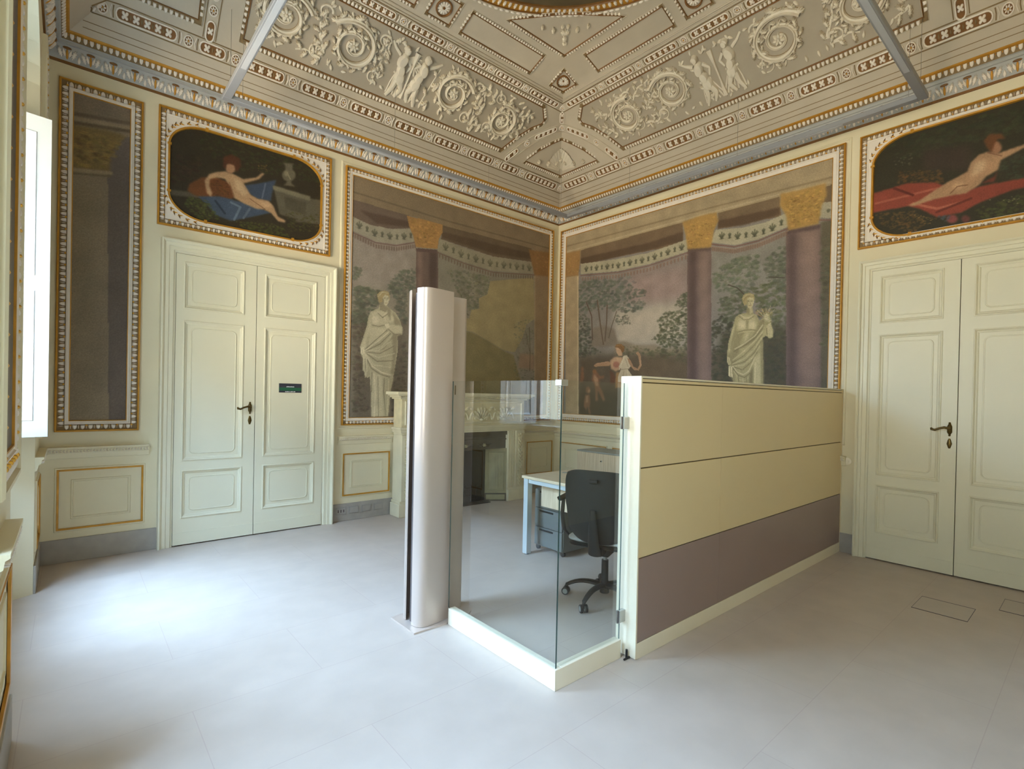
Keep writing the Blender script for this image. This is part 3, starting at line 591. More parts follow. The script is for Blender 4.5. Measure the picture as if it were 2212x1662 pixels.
["s",[[-3.094,1.71],[-3.074,1.467],[-3.084,1.204]],[190,180,150],0.016],
["s",[[-3.046,1.677],[-3.027,1.204]],[128,119,95],0.01],
["s",[[-2.96,1.663],[-2.967,1.504],[-2.932,1.202]],[104,96,76],0.01],
["p",[[-2.951,1.663],[-2.834,1.685],[-2.876,1.505],[-2.902,1.202],[-2.941,1.203]],[154,145,116],0.01],
["s",[[-2.902,1.647],[-2.913,1.22]],[172,163,132],0.014],
["s",[[-3.122,1.727],[-3.123,1.501]],[104,96,76],0.008],
["p",[[-3.044,2.571],[-2.975,2.553],[-2.939,2.505],[-2.958,2.459],[-3.035,2.481]],[128,119,95],0.006],
["p",[[-2.956,2.547],[-2.897,2.51],[-2.894,2.36],[-2.928,2.427]],[128,119,95],0.008],
["p",[[-3.004,2.646],[-3.006,2.585],[-2.982,2.544],[-2.948,2.545],[-2.922,2.587],[-2.915,2.659],[-2.943,2.687],[-2.991,2.68]],[172,163,132],0.004],
["p",[[-3.007,2.637],[-3.006,2.579],[-2.979,2.544],[-2.988,2.613]],[128,119,95],0.006],
["p",[[-3.051,2.57],[-3.079,2.65],[-3.048,2.693],[-2.982,2.723],[-2.924,2.711],[-2.908,2.66],[-2.912,2.597],[-2.923,2.658],[-2.972,2.672],[-3.003,2.629],[-3.01,2.572]],[150,130,88],0.004],
["s",[[-3.06,2.638],[-3.01,2.698],[-2.934,2.695]],[172,163,132],0.007],
["s",[[-2.988,2.634],[-2.965,2.641]],[104,96,76],0.005],
["s",[[-2.984,2.623],[-2.965,2.627]],[80,72,54],0.005],
["s",[[-2.942,2.641],[-2.923,2.638]],[104,96,76],0.005],
["s",[[-2.942,2.627],[-2.926,2.627]],[80,72,54],0.005],
["s",[[-2.952,2.636],[-2.947,2.598]],[128,119,95],0.004],
["s",[[-2.964,2.573],[-2.941,2.576]],[124,90,66],0.005],
["b",[[-2.096,3.11],[-1.888,3.165],[-1.367,3.153],[-1.387,2.926],[-1.562,2.78],[-1.584,2.657],[-1.731,2.639],[-1.904,2.851]],[98,98,78],220,0.04],
["s",[[-1.838,2.567],[-1.856,2.819]],[74,66,52],0.014],
["s",[[-1.852,2.643],[-1.73,2.57]],[74,66,52],0.012],
["b",[[-1.903,2.812],[-1.735,2.796],[-1.751,2.439],[-1.894,2.424]],[104,104,86],60,0.03],
["p",[[-1.365,3.092],[-1.046,3.164],[-0.53,3.28],[-0.497,2.657],[-0.658,2.552],[-0.74,2.328],[-0.877,2.124],[-1.073,2.131],[-1.395,2.251],[-1.65,2.349],[-1.856,2.349],[-1.801,2.532],[-1.716,2.522],[-1.682,2.645],[-1.547,2.681],[-1.563,2.82],[-1.412,2.902]],[142,126,86],0.006],
["p",[[-1.856,2.349],[-1.65,2.339],[-1.395,2.251],[-1.072,2.121],[-0.904,2.079],[-0.751,1.7],[-0.732,1.029],[-1.825,1.056]],[114,102,66],0.008],
["b",[[-0.945,2.523],[-0.543,2.674],[-0.503,2.348],[-0.791,2.108]],[112,112,86],70,0.03],
["b",[[-0.905,2.1],[-0.468,2.174],[-0.455,1.71],[-0.866,1.696]],[98,96,76],60,0.03],
["p",[[-0.777,2.109],[-0.481,2.107],[-0.475,1.886],[-0.814,1.892]],[134,108,86],0.02],
["s",[[-0.598,2.515],[-0.572,2.123],[-0.574,1.86]],[80,68,52],0.012],
["s",[[-0.67,2.443],[-0.588,2.166]],[84,70,54],0.008],
["p",[[-0.516,3.315],[-0.161,3.375],[-0.09,1.013],[-0.45,1.022]],[130,106,78],0.006],
["s",[[-0.507,3.295],[-0.441,1.022]],[156,132,100],0.014],
["p",[[-2.561,3.304],[-2.236,3.349],[-2.183,1.064],[-2.511,1.073]],[96,76,68],0.004],
["p",[[-2.535,3.29],[-2.473,3.303],[-2.423,1.07],[-2.486,1.072]],[112,88,80],0.03],
["p",[[-2.366,3.305],[-2.253,3.327],[-2.201,1.065],[-2.315,1.068]],[74,58,54],0.03],
["p",[[-2.561,3.318],[-2.232,3.36],[-2.235,3.316],[-2.56,3.274]],[84,64,60],0.006],
["p",[[-3.531,4.228],[-0.028,4.334],[-0.009,3.709],[-0.17,3.701],[-0.602,3.705],[-2.177,3.692],[-2.668,3.7],[-3.453,3.706]],[122,102,76],0.004],
["s",[[-3.42,3.798],[-2.065,3.766],[-0.173,3.784]],[100,82,60],0.018],
["p",[[-3.436,3.707],[-2.668,3.7],[-2.624,3.554],[-2.901,3.482],[-3.183,3.461],[-3.432,3.512]],[96,78,66],0.004],
["p",[[-2.177,3.692],[-0.588,3.708],[-0.537,3.51],[-1.322,3.448],[-2.195,3.509]],[92,74,56],0.004],
["p",[[-3.311,3.609],[-2.666,3.625],[-2.644,3.558],[-3.091,3.5]],[78,60,50],0.014],
["p",[[-2.175,3.608],[-0.585,3.632],[-0.583,3.545],[-1.323,3.489],[-2.173,3.532]],[78,60,46],0.014],
["p",[[-3.432,3.52],[-3.183,3.467],[-2.901,3.479],[-2.583,3.554],[-2.548,3.412],[-2.839,3.31],[-3.106,3.29],[-3.429,3.363]],[140,132,112],0.004],
["p",[[-2.206,3.51],[-1.824,3.466],[-1.322,3.448],[-0.522,3.512],[-0.517,3.342],[-1.317,3.248],[-1.819,3.279],[-2.247,3.344]],[132,124,102],0.004],
["s",[[-3.429,3.338],[-3.105,3.272],[-2.839,3.292],[-2.548,3.394]],[104,76,70],0.014],
["s",[[-2.246,3.325],[-1.819,3.259],[-1.316,3.223],[-0.516,3.32]],[102,76,66],0.014],
["s",[[-3.428,3.317],[-3.105,3.25],[-2.838,3.269],[-2.547,3.37]],[136,118,104],0.009],
["f",[[-3.411,3.309],[-3.104,3.233],[-2.838,3.252],[-2.557,3.348]],[100,78,68],26],
["f",[[-2.234,3.293],[-1.818,3.224],[-1.315,3.191],[-0.53,3.282]],[98,78,64],36],
["m",[[-3.361,3.446],[-3.108,3.384],[-2.841,3.398],[-2.591,3.476]],[76,76,62],8],
["m",[[-2.182,3.436],[-1.822,3.372],[-1.319,3.346],[-0.564,3.421]],[80,78,60],13],
["p",[[-2.698,3.69],[-2.418,3.702],[-2.177,3.698],[-2.17,3.605],[-2.228,3.502],[-2.245,3.37],[-2.561,3.329],[-2.605,3.458],[-2.665,3.571]],[156,110,56],0.006],
["b",[[-2.667,3.67],[-2.199,3.687],[-2.259,3.401],[-2.547,3.361]],[166,120,58],80,0.03],
["b",[[-2.646,3.648],[-2.243,3.649],[-2.281,3.415],[-2.537,3.381]],[128,88,44],34,0.022],
["p",[[-0.646,3.685],[-0.171,3.724],[-0.16,3.352],[-0.516,3.315],[-0.582,3.501]],[128,88,48],0.01],
["b",[[-0.601,3.651],[-0.233,3.678],[-0.225,3.387],[-0.502,3.362]],[138,96,50],30,0.03]],"strip":[["p",[[-5.922,4.06],[-5.395,4.139],[-5.353,0.904],[-5.887,0.935]],[112,98,78],0.02],
["p",[[-5.921,3.983],[-5.394,4.112],[-5.39,3.819],[-5.919,3.75]],[104,90,74],0.03],
["s",[[-5.88,3.784],[-5.436,3.845]],[84,70,56],0.03],
["s",[[-5.879,3.745],[-5.436,3.803]],[124,108,84],0.03],
["s",[[-5.879,3.706],[-5.435,3.775]],[80,66,50],0.03],
["p",[[-5.621,3.643],[-5.39,3.763],[-5.353,0.904],[-5.581,0.917]],[84,74,70],0.006],
["p",[[-5.864,3.692],[-5.611,3.728],[-5.479,3.719],[-5.566,3.621],[-5.603,3.513],[-5.601,3.351],[-5.86,3.327]],[102,82,46],0.01],
["b",[[-5.848,3.658],[-5.523,3.69],[-5.618,3.4],[-5.845,3.358]],[118,94,46],70,0.04],
["b",[[-5.838,3.636],[-5.567,3.661],[-5.629,3.424],[-5.835,3.387]],[84,66,38],30,0.03],
["s",[[-5.86,3.314],[-5.598,3.362]],[128,112,84],0.03],
["s",[[-5.859,3.285],[-5.601,3.33]],[90,76,56],0.015],
["p",[[-5.853,3.171],[-5.752,3.2],[-5.727,1.06],[-5.829,1.064]],[108,94,70],0.12]],"over_left":[["p",[[-5.216,3.952],[-3.662,4.217],[-3.641,3.087],[-5.203,2.92]],[48,40,28],0.01],
["b",[[-4.903,3.945],[-3.762,3.96],[-3.759,3.788],[-4.629,3.698],[-4.966,3.775]],[52,54,30],200,0.03],
["b",[[-5.176,3.649],[-4.9,3.736],[-4.962,3.494],[-5.173,3.39]],[54,40,28],60,0.04],
["p",[[-5.172,3.339],[-4.869,3.377],[-4.894,3.326],[-5.171,3.289]],[84,76,62],0.01],
["p",[[-4.019,3.363],[-3.752,3.411],[-3.75,3.342],[-4.035,3.301]],[84,76,60],0.01],
["p",[[-5.024,3.365],[-5.006,3.437],[-4.91,3.524],[-4.792,3.565],[-4.654,3.536],[-4.625,3.404],[-4.707,3.352],[-4.72,3.272],[-4.788,3.285],[-4.842,3.332],[-4.959,3.338]],[112,58,26],0.01],
["b",[[-4.831,3.531],[-4.669,3.547],[-4.666,3.378],[-4.802,3.342]],[98,52,24],60,0.02],
["p",[[-4.542,3.552],[-4.426,3.6],[-4.231,3.696],[-4.268,3.564],[-4.281,3.463],[-4.394,3.449],[-4.497,3.485]],[52,68,96],0.01],
["p",[[-4.934,3.335],[-4.762,3.383],[-4.539,3.38],[-4.272,3.343],[-4.479,3.245],[-4.649,3.168],[-4.786,3.194],[-4.841,3.256]],[58,76,104],0.01],
["s",[[-4.652,3.351],[-4.567,3.326],[-4.621,3.187]],[92,112,138],0.02],
["s",[[-4.48,3.332],[-4.537,3.223]],[86,104,130],0.02],
["s",[[-4.337,3.625],[-4.365,3.473]],[86,100,128],0.015],
["s",[[-4.788,3.331],[-4.705,3.229]],[34,46,70],0.02],
["p",[[-4.261,3.63],[-3.875,3.594],[-3.755,3.608],[-3.75,3.342],[-3.92,3.328],[-4.194,3.346]],[92,86,68],0.008],
["p",[[-4.261,3.63],[-3.875,3.616],[-3.882,3.566],[-4.26,3.585]],[122,114,90],0.005],
["p",[[-4.151,3.546],[-3.924,3.539],[-3.921,3.404],[-4.133,3.419]],[78,72,56],0.008],
["p",[[-4.037,3.802],[-4.043,3.771],[-4.063,3.742],[-4.091,3.721],[-4.122,3.713],[-4.15,3.717],[-4.169,3.735],[-4.176,3.761],[-4.17,3.791],[-4.151,3.82],[-4.124,3.841],[-4.093,3.85],[-4.064,3.846],[-4.044,3.829]],[108,100,78],0.008],
["p",[[-4.143,3.82],[-4.147,3.88],[-4.172,3.893],[-4.052,3.922],[-4.071,3.897],[-4.07,3.837]],[104,96,76],0.006],
["p",[[-4.128,3.717],[-4.081,3.731],[-4.077,3.699],[-4.038,3.68],[-4.161,3.659],[-4.131,3.687]],[100,92,72],0.006],
["p",[[-4.109,3.797],[-4.111,3.784],[-4.117,3.772],[-4.126,3.763],[-4.136,3.76],[-4.145,3.764],[-4.151,3.772],[-4.153,3.784],[-4.151,3.798],[-4.145,3.81],[-4.137,3.818],[-4.127,3.821],[-4.118,3.818],[-4.111,3.809]],[140,130,102],0.012],
["s",[[-4.123,3.801],[-4.091,3.745]],[150,140,112],0.012],
["b",[[-5.023,3.314],[-4.855,3.313],[-4.731,3.146],[-4.917,3.117],[-5.047,3.219]],[74,84,34],110,0.02],
["b",[[-4.621,3.172],[-4.177,3.243],[-4.08,3.116],[-4.535,3.129]],[72,78,30],110,0.02],
["b",[[-4.132,3.386],[-3.787,3.437],[-3.784,3.265],[-4.097,3.162]],[74,70,30],90,0.02],
["p",[[-4.845,3.573],[-4.786,3.613],[-4.711,3.643],[-4.628,3.636],[-4.543,3.614],[-4.427,3.664],[-4.369,3.729],[-4.346,3.727],[-4.397,3.656],[-4.499,3.595],[-4.542,3.571],[-4.475,3.475],[-4.409,3.453],[-4.304,3.457],[-4.258,3.42],[-4.21,3.318],[-4.131,3.295],[-4.138,3.272],[-4.209,3.269],[-4.272,3.335],[-4.348,3.357],[-4.422,3.346],[-4.539,3.372],[-4.625,3.404],[-4.654,3.505],[-4.71,3.566],[-4.778,3.562],[-4.838,3.529],[-4.844,3.467],[-4.816,3.399],[-4.829,3.362],[-4.862,3.387],[-4.884,3.501]],[184,140,98],0.006],
["p",[[-4.628,3.605],[-4.556,3.579],[-4.497,3.485],[-4.54,3.442],[-4.612,3.501]],[208,168,124],0.02],
["p",[[-4.394,3.433],[-4.304,3.441],[-4.273,3.4],[-4.348,3.381]],[206,160,116],0.02],
["s",[[-4.482,3.434],[-4.408,3.398],[-4.333,3.361]],[130,84,52],0.008],
["s",[[-4.669,3.547],[-4.625,3.42]],[140,94,60],0.008],
["p",[[-4.612,3.706],[-4.617,3.681],[-4.63,3.657],[-4.648,3.641],[-4.669,3.635],[-4.688,3.64],[-4.701,3.655],[-4.706,3.678],[-4.702,3.703],[-4.69,3.726],[-4.671,3.743],[-4.65,3.749],[-4.631,3.744],[-4.617,3.729]],[176,122,86],0.006],
["p",[[-4.726,3.684],[-4.727,3.776],[-4.659,3.828],[-4.574,3.809],[-4.566,3.733],[-4.607,3.658],[-4.63,3.729],[-4.699,3.723],[-4.705,3.66]],[86,42,24],0.01],
["b",[[-4.415,3.795],[-4.325,3.822],[-4.309,3.762],[-4.399,3.72]],[110,80,34],20,0.012]],"over_right":[["p",[[-4.135,4.589],[-5.677,4.415],[-5.71,2.632],[-4.171,2.928]],[46,42,28],0.01],
["b",[[-4.314,3.947],[-4.921,3.951],[-5.283,3.919],[-5.286,3.726],[-4.449,3.758]],[50,54,34],160,0.04],
["b",[[-5.089,3.56],[-5.432,3.485],[-5.437,3.244],[-5.144,3.359]],[50,56,40],80,0.03],
["p",[[-4.599,3.8],[-4.926,3.716],[-4.93,3.496],[-4.603,3.615]],[58,44,36],0.04],
["b",[[-4.425,3.655],[-4.724,3.576],[-4.75,3.448],[-4.415,3.547]],[104,66,28],90,0.02],
["b",[[-4.37,3.816],[-4.524,3.795],[-4.527,3.685],[-4.385,3.715]],[110,104,82],16,0.012],
["p",[[-4.214,3.509],[-4.363,3.515],[-4.479,3.528],[-4.69,3.473],[-4.774,3.411],[-4.9,3.345],[-5.062,3.348],[-5.255,3.339],[-5.435,3.324],[-5.436,3.271],[-5.197,3.26],[-5.001,3.215],[-4.881,3.159],[-4.708,3.158],[-4.585,3.265],[-4.497,3.312],[-4.218,3.32]],[152,54,38],0.008],
["s",[[-4.244,3.403],[-4.456,3.409],[-4.703,3.416]],[184,84,60],0.02],
["s",[[-4.534,3.325],[-4.707,3.234],[-4.879,3.248]],[190,92,66],0.02],
["s",[[-4.389,3.507],[-4.533,3.403]],[104,30,22],0.02],
["s",[[-4.708,3.203],[-4.935,3.262]],[110,34,24],0.02],
["p",[[-4.998,3.374],[-5.082,3.406],[-5.101,3.457],[-5.082,3.363]],[120,44,32],0.01],
["b",[[-4.246,3.304],[-4.536,3.263],[-4.649,3.126],[-4.54,3.059],[-4.303,3.161]],[106,72,30],120,0.018],
["b",[[-4.536,3.231],[-4.709,3.142],[-4.638,3.099]],[150,110,50],30,0.01],
["b",[[-4.969,3.166],[-5.296,3.218],[-5.437,3.217],[-5.442,2.977],[-4.993,3.059]],[70,76,32],170,0.022],
["b",[[-5.043,3.218],[-5.248,3.204],[-5.229,3.14]],[176,168,110],12,0.007],
["p",[[-4.853,3.107],[-4.85,3.091],[-4.839,3.08],[-4.824,3.077],[-4.806,3.081],[-4.79,3.092],[-4.779,3.108],[-4.775,3.126],[-4.778,3.142],[-4.789,3.153],[-4.805,3.157],[-4.822,3.152],[-4.838,3.141],[-4.849,3.125]],[140,60,60],0.01],
["p",[[-4.934,3.087],[-4.931,3.074],[-4.923,3.065],[-4.912,3.061],[-4.899,3.065],[-4.887,3.074],[-4.879,3.087],[-4.876,3.102],[-4.878,3.115],[-4.886,3.124],[-4.898,3.128],[-4.911,3.124],[-4.922,3.115],[-4.931,3.102]],[110,50,50],0.01],
["b",[[-4.708,3.173],[-4.802,3.149],[-4.78,3.095]],[70,80,96],16,0.015],
["p",[[-4.908,3.503],[-4.928,3.57],[-4.982,3.624],[-5.035,3.628],[-5.099,3.592],[-5.17,3.602],[-5.259,3.613],[-5.265,3.59],[-5.191,3.56],[-5.115,3.53],[-5.101,3.457],[-5.029,3.422],[-4.987,3.363],[-4.9,3.315],[-4.821,3.323],[-4.705,3.325],[-4.535,3.302],[-4.497,3.32],[-4.584,3.343],[-4.692,3.405],[-4.784,3.453],[-4.852,3.477]],[186,138,98],0.006],
["p",[[-4.95,3.563],[-5.026,3.567],[-5.017,3.483],[-4.931,3.438]],[214,172,130],0.025],
["p",[[-4.819,3.427],[-4.887,3.422],[-4.877,3.366],[-4.821,3.368]],[206,158,116],0.02],
["s",[[-4.91,3.386],[-4.843,3.391],[-4.798,3.344]],[124,76,48],0.008],
["s",[[-5.035,3.621],[-5.12,3.564]],[140,90,60],0.008],
["p",[[-5.12,3.634],[-5.116,3.612],[-5.106,3.597],[-5.091,3.591],[-5.075,3.597],[-5.059,3.613],[-5.048,3.635],[-5.044,3.66],[-5.047,3.683],[-5.058,3.698],[-5.073,3.703],[-5.089,3.697],[-5.105,3.681],[-5.115,3.659]],[176,116,80],0.006],
["p",[[-5.029,3.666],[-5.007,3.731],[-5.043,3.775],[-5.116,3.748],[-5.143,3.696],[-5.096,3.713],[-5.076,3.678],[-5.057,3.613]],[110,60,28],0.01]]}

def inpoly(px, py, poly):
    c = np.zeros(px.shape, bool); n = len(poly); j = n - 1
    for i in range(n):
        xi, yi = poly[i]; xj, yj = poly[j]
        if yi != yj:
            c ^= ((yi > py) != (yj > py)) & (px < (xj - xi) * (py - yi) / (yj - yi) + xi)
        j = i
    return c
def blur(a, r):
    if r < 1: return a
    for _ in range(2):
        for ax in (0, 1):
            p = np.pad(a, [(r + 1, r) if k == ax else (0, 0) for k in range(2)], mode='edge'); cs = np.cumsum(p, ax)
            n = a.shape[ax]
            hi = np.take(cs, np.arange(2 * r + 1, 2 * r + 1 + n), ax); lo = np.take(cs, np.arange(0, n), ax)
            a = (hi - lo) / (2 * r + 1)
    return a
def segdist(px, py, pts):
    d = np.full(px.shape, 9.0)
    for (x0, y0), (x1, y1) in zip(pts[:-1], pts[1:]):
        vx, vy = x1 - x0, y1 - y0; L2 = vx * vx + vy * vy + 1e-12
        t = np.clip(((px - x0) * vx + (py - y0) * vy) / L2, 0, 1)
        d = np.minimum(d, np.hypot(px - x0 - t * vx, py - y0 - t * vy))
    return d
def resample(pts, n):
    pts = np.array(pts, float); l = np.r_[0, np.cumsum(np.hypot(*np.diff(pts, axis=0).T))]
    t = (np.arange(n) + 0.5) / n * l[-1]; return np.stack([np.interp(t, l, pts[:, 0]), np.interp(t, l, pts[:, 1])], 1)

def paint_canvas(ops, u0, u1, v0, v1, res, seed, gain, veil=True):
    nu = int(round((u1 - u0) / res)) + 1; nv = int(round((v1 - v0) / res)) + 1
    U, V = np.meshgrid(np.linspace(u0, u1, nu), np.linspace(v0, v1, nv))
    img = np.zeros((nv, nu, 3)) + 100.0
    rng = np.random.RandomState(seed)
    def region(x0, x1, y0, y1):
        a = max(0, int((x0 - u0) / res)); b = min(nu, int((x1 - u0) / res) + 2); c = max(0, int((y0 - v0) / res)); d = min(nv, int((y1 - v0) / res) + 2)
        return slice(c, d), slice(a, b), (b > a and d > c)
    def blend(sl, al, col): img[sl] = img[sl] * (1 - al[..., None]) + np.array(col, float) * al[..., None]
    def stroke(pts, w, col, alpha=1.0):
        p = np.array(pts); a, b, ok = region(p[:, 0].min() - w, p[:, 0].max() + w, p[:, 1].min() - w, p[:, 1].max() + w)
        if not ok: return
        d = segdist(U[a, b], V[a, b], p); blend((a, b), alpha * np.clip((w / 2 - d) / (0.6 * res + 0.3 * w) + 0.5, 0, 1), col)
    for op in ops:
        k, pts, col, par = op[0], np.array(op[1], float), op[2], op[3]
        if k == 'p':
            m = max(par * 2.2, res * 2); a, b, ok = region(pts[:, 0].min() - m, pts[:, 0].max() + m, pts[:, 1].min() - m, pts[:, 1].max() + m)
            if not ok: continue
            al = inpoly(U[a, b], V[a, b], pts).astype(float); al = blur(al, int(round(par / res / 1.6)))
            blend((a, b), al, col)
        elif k == 's': stroke(pts, par, col, 1.0)
        elif k == 'b':
            n, sz = int(par * 1.7), op[4] * 0.82; x0, x1, y0, y1 = pts[:, 0].min(), pts[:, 0].max(), pts[:, 1].min(), pts[:, 1].max(); got = 0; tries = 0
            while got < n and tries < n * 8:
                tries += 1; x = rng.uniform(x0, x1); y = rng.uniform(y0, y1)
                if not inpoly(np.array([x]), np.array([y]), pts)[0]: continue
                got += 1; rx = sz * rng.uniform(0.4, 1.1); ry = rx * rng.uniform(0.4, 0.8); a, b, ok = region(x - rx, x + rx, y - ry, y + ry)
                if not ok: continue
                q = ((U[a, b] - x) / rx) ** 2 + ((V[a, b] - y) / ry) ** 2
                c = np.array(col) * rng.uniform(0.78, 1.16) + rng.uniform(-5, 5, 3)
                blend((a, b), np.clip((1.1 - q) * 1.5, 0, 1) * 0.52, c)
        elif k == 'f':
            for x, y in resample(pts, par):
                stroke([(x, y + 0.012), (x, y - 0.018)], 0.022, col, 0.8)
        elif k == 'm':
            q = resample(pts, par); sp = np.hypot(*(q[1] - q[0])) if par > 1 else 0.15
            for i, (x, y) in enumerate(q):
                r = min(0.38 * sp, 0.085) * (1.0 if i % 2 == 0 else 0.72)
                for t in (-70, -40, 0, 40, 70) if i % 2 == 0 else (-30, 0, 30):
                    tt = math.radians(t); e = r * (1.25 if t == 0 else 1.0)
                    stroke([(x, y - r), (x + math.sin(tt) * e * 0.7, y - r * 0.3 + math.cos(tt) * e * 0.6), (x + math.sin(tt) * e, y - r * 0.2 + math.cos(tt) * e)], 0.013, col, 0.85)
                stroke([(x - r * 0.6, y - r), (x + r * 0.6, y - r)], 0.011, col, 0.7)
    lo = rng.rand(nv // 12 + 2, nu // 12 + 2); yi = np.linspace(0, lo.shape[0] - 1.001, nv); xi = np.linspace(0, lo.shape[1] - 1.001, nu)
    y0i = yi.astype(int); x0i = xi.astype(int); fy = (yi - y0i)[:, None]; fx = (xi - x0i)[None, :]
    g = (lo[y0i][:, x0i] * (1 - fy) * (1 - fx) + lo[y0i + 1][:, x0i] * fy * (1 - fx) + lo[y0i][:, x0i + 1] * (1 - fy) * fx + lo[y0i + 1][:, x0i + 1] * fy * fx)
    img *= (0.94 + 0.12 * g[..., None]) * (1 + 0.03 * rng.randn(nv, nu)[..., None])
    img = img * 0.82 + img.mean(-1, keepdims=True) * 0.18
    img = img * 0.86 + np.array((104.0, 92.0, 72.0)) * 0.14 if veil else img
    c = s2l(np.clip(img, 0, 255)) * np.array(gain)
    return U, V, np.clip(c, 0, 0.9)

def canvas_object(name, key, fn, u0, u1, v0, v1, res, seed, gain, h, parent):
    U, V, c = paint_canvas(PAINT[key], u0, u1, v0, v1, res, seed, gain)
    nv, nu = U.shape; P = fn(U.ravel(), V.ravel(), np.full(U.size, h))
    idx = np.arange(nu * nv).reshape(nv, nu)
    q = np.stack([idx[:-1, :-1], idx[:-1, 1:], idx[1:, 1:], idx[1:, :-1]], -1).reshape(-1, 4)
    me = bpy.data.meshes.new(name)
    me.vertices.add(len(P)); me.vertices.foreach_set('co', P.astype(np.float32).ravel())
    me.loops.add(q.size); me.loops.foreach_set('vertex_index', q.astype(np.int32).ravel())
    me.polygons.add(len(q)); me.polygons.foreach_set('loop_start', np.arange(0, q.size, 4, dtype=np.int32))
    me.update(calc_edges=True)
    a = me.color_attributes.new('paint', 'FLOAT_COLOR', 'POINT')
    a.data.foreach_set('color', np.concatenate([c.reshape(-1, 3), np.ones((nu * nv, 1))], 1).astype(np.float32).ravel())
    me.materials.append(CANVAS); me.validate()
    o = bpy.data.objects.new(name, me); COL.objects.link(o); o.parent = parent
    return o

# ------------------------------------------------------------------ room shell
b = MB(); b.box(XW - 0.6, 0.0, YS, 0.0, -0.12, 0.0, FLOOR); tag(b.build('floor'), kind='structure')
ZT = 4.46
b = MB(); b.box(XW - 0.3, 0.25, 0.0, 0.25, -0.1, ZT, WALL); tag(b.build('wall_north'), kind='structure')
b = MB(); b.box(0.0, 0.25, YS - 0.25, 0.0, -0.1, ZT, WALL); tag(b.build('wall_east'), kind='structure')
b = MB(); b.box(XW - 0.6, 0.25, YS - 0.25, YS, -0.1, ZT, WALL); tag(b.build('wall_south'), kind='structure')
# west wall with two splayed window recesses, arched on top
REC = [(-0.75, -2.76), (-3.55, -5.45)]
XI, ZSP, ZAP = XW - 0.42, 3.62, 4.08
def arch(y0, y1, n=12):
    c = (y0 + y1) / 2; hw = abs(y0 - y1) / 2
    return [(c + hw * math.cos(math.pi * i / n), ZSP + (ZAP - ZSP) * math.sin(math.pi * i / n)) for i in range(n + 1)]
b = MB()
def wq(pts): b.add(pts, [tuple(range(len(pts)))], WALL)
edges = [0.0]
for y0, y1 in REC:
    wq([(XW, edges[-1], -0.1), (XW, y0, -0.1), (XW, y0, ZT), (XW, edges[-1], ZT)]); edges.append(y1)
    A = arch(y0, y1)
    for (ya, za), (yb, zb) in zip(A[:-1], A[1:]): wq([(XW, ya, za), (XW, yb, zb), (XW, yb, ZT), (XW, ya, ZT)])
    iy0, iy1 = y0 - 0.25, y1 + 0.25
    def inn(y): return iy0 + (y - y0) / (y1 - y0) * (iy1 - iy0)
    wq([(XW, y0, -0.1), (XW, y0, ZSP), (XI, iy0, ZSP), (XI, iy0, -0.1)]); wq([(XW, y1, -0.1), (XW, y1, ZSP), (XI, iy1, ZSP), (XI, iy1, -0.1)])
    for (ya, za), (yb, zb) in zip(A[:-1], A[1:]): wq([(XW, ya, za), (XW, yb, zb), (XI, inn(yb), zb), (XI, inn(ya), za)])
    # parapet below the window and wall above it
    b.box(XI - 0.2, XI, iy1 - 0.3, iy0 + 0.3, -0.1, 1.10, WALL); b.box(XI - 0.2, XI, iy1 - 0.3, iy0 + 0.3, 3.42, ZT, WALL)
    b.box(XI - 0.2, XI, iy0, iy0 + 0.3, 1.10, 3.42, WALL); b.box(XI - 0.2, XI, iy1 - 0.3, iy1, 1.10, 3.42, WALL)
wq([(XW, edges[-1], -0.1), (XW, YS, -0.1), (XW, YS, ZT), (XW, edges[-1], ZT)])
b.box(XW - 0.62, XW - 0.60, YS, 0.0, -0.1, 1.0, WALL)
tag(b.build('wall_west', recalc=False), kind='structure')

# coved ceiling
def prof(t):
    u = np.clip(np.asarray(t, float) - 0.15, 0, 1.83); return 4.40 + 1.1 * u - 0.30 * u * u
def slope(t):
    u = np.clip(np.asarray(t, float) - 0.15, 0, 1.83); return 1.1 - 0.60 * u
def MC(x, y, h):
    x = np.asarray(x, float); y = np.asarray(y, float); h = np.asarray(h, float)
    tn = -y; te = -x; tw = x - XW; ts = y - YS
    T = np.stack([tn, te, tw, ts]); k = T.argmin(0); t = T.min(0); s = slope(t)
    ax = np.where(k == 1, -s, np.where(k == 2, s, 0)); ay = np.where(k == 0, -s, np.where(k == 3, s, 0))
    n = np.sqrt(1 + s * s)
    return np.stack([x + h * ax / n, y + h * ay / n, prof(t) - h / n], -1)
ceil = MB()
ts = np.r_[0.0, np.linspace(0.15, 1.98, 26)]
rings = []
for t in ts:
    z = float(prof(t)) if t >= 0.15 else 4.40
    rings.append([(XW + t, -t, z), (-t, -t, z), (-t, YS + t, z), (XW + t, YS + t, z)])
V = [p for r in rings for p in r]; F = []
for i in range(len(rings) - 1):
    for j in range(4): F.append((i * 4 + j, i * 4 + (j + 1) % 4, (i + 1) * 4 + (j + 1) % 4, (i + 1) * 4 + j))
F.append(tuple((len(rings) - 1) * 4 + j for j in range(4)))
ceil.add(V, F, STUC)
ceiling = tag(ceil.build('ceiling', smooth=True, recalc=False, angle=30), kind='structure')

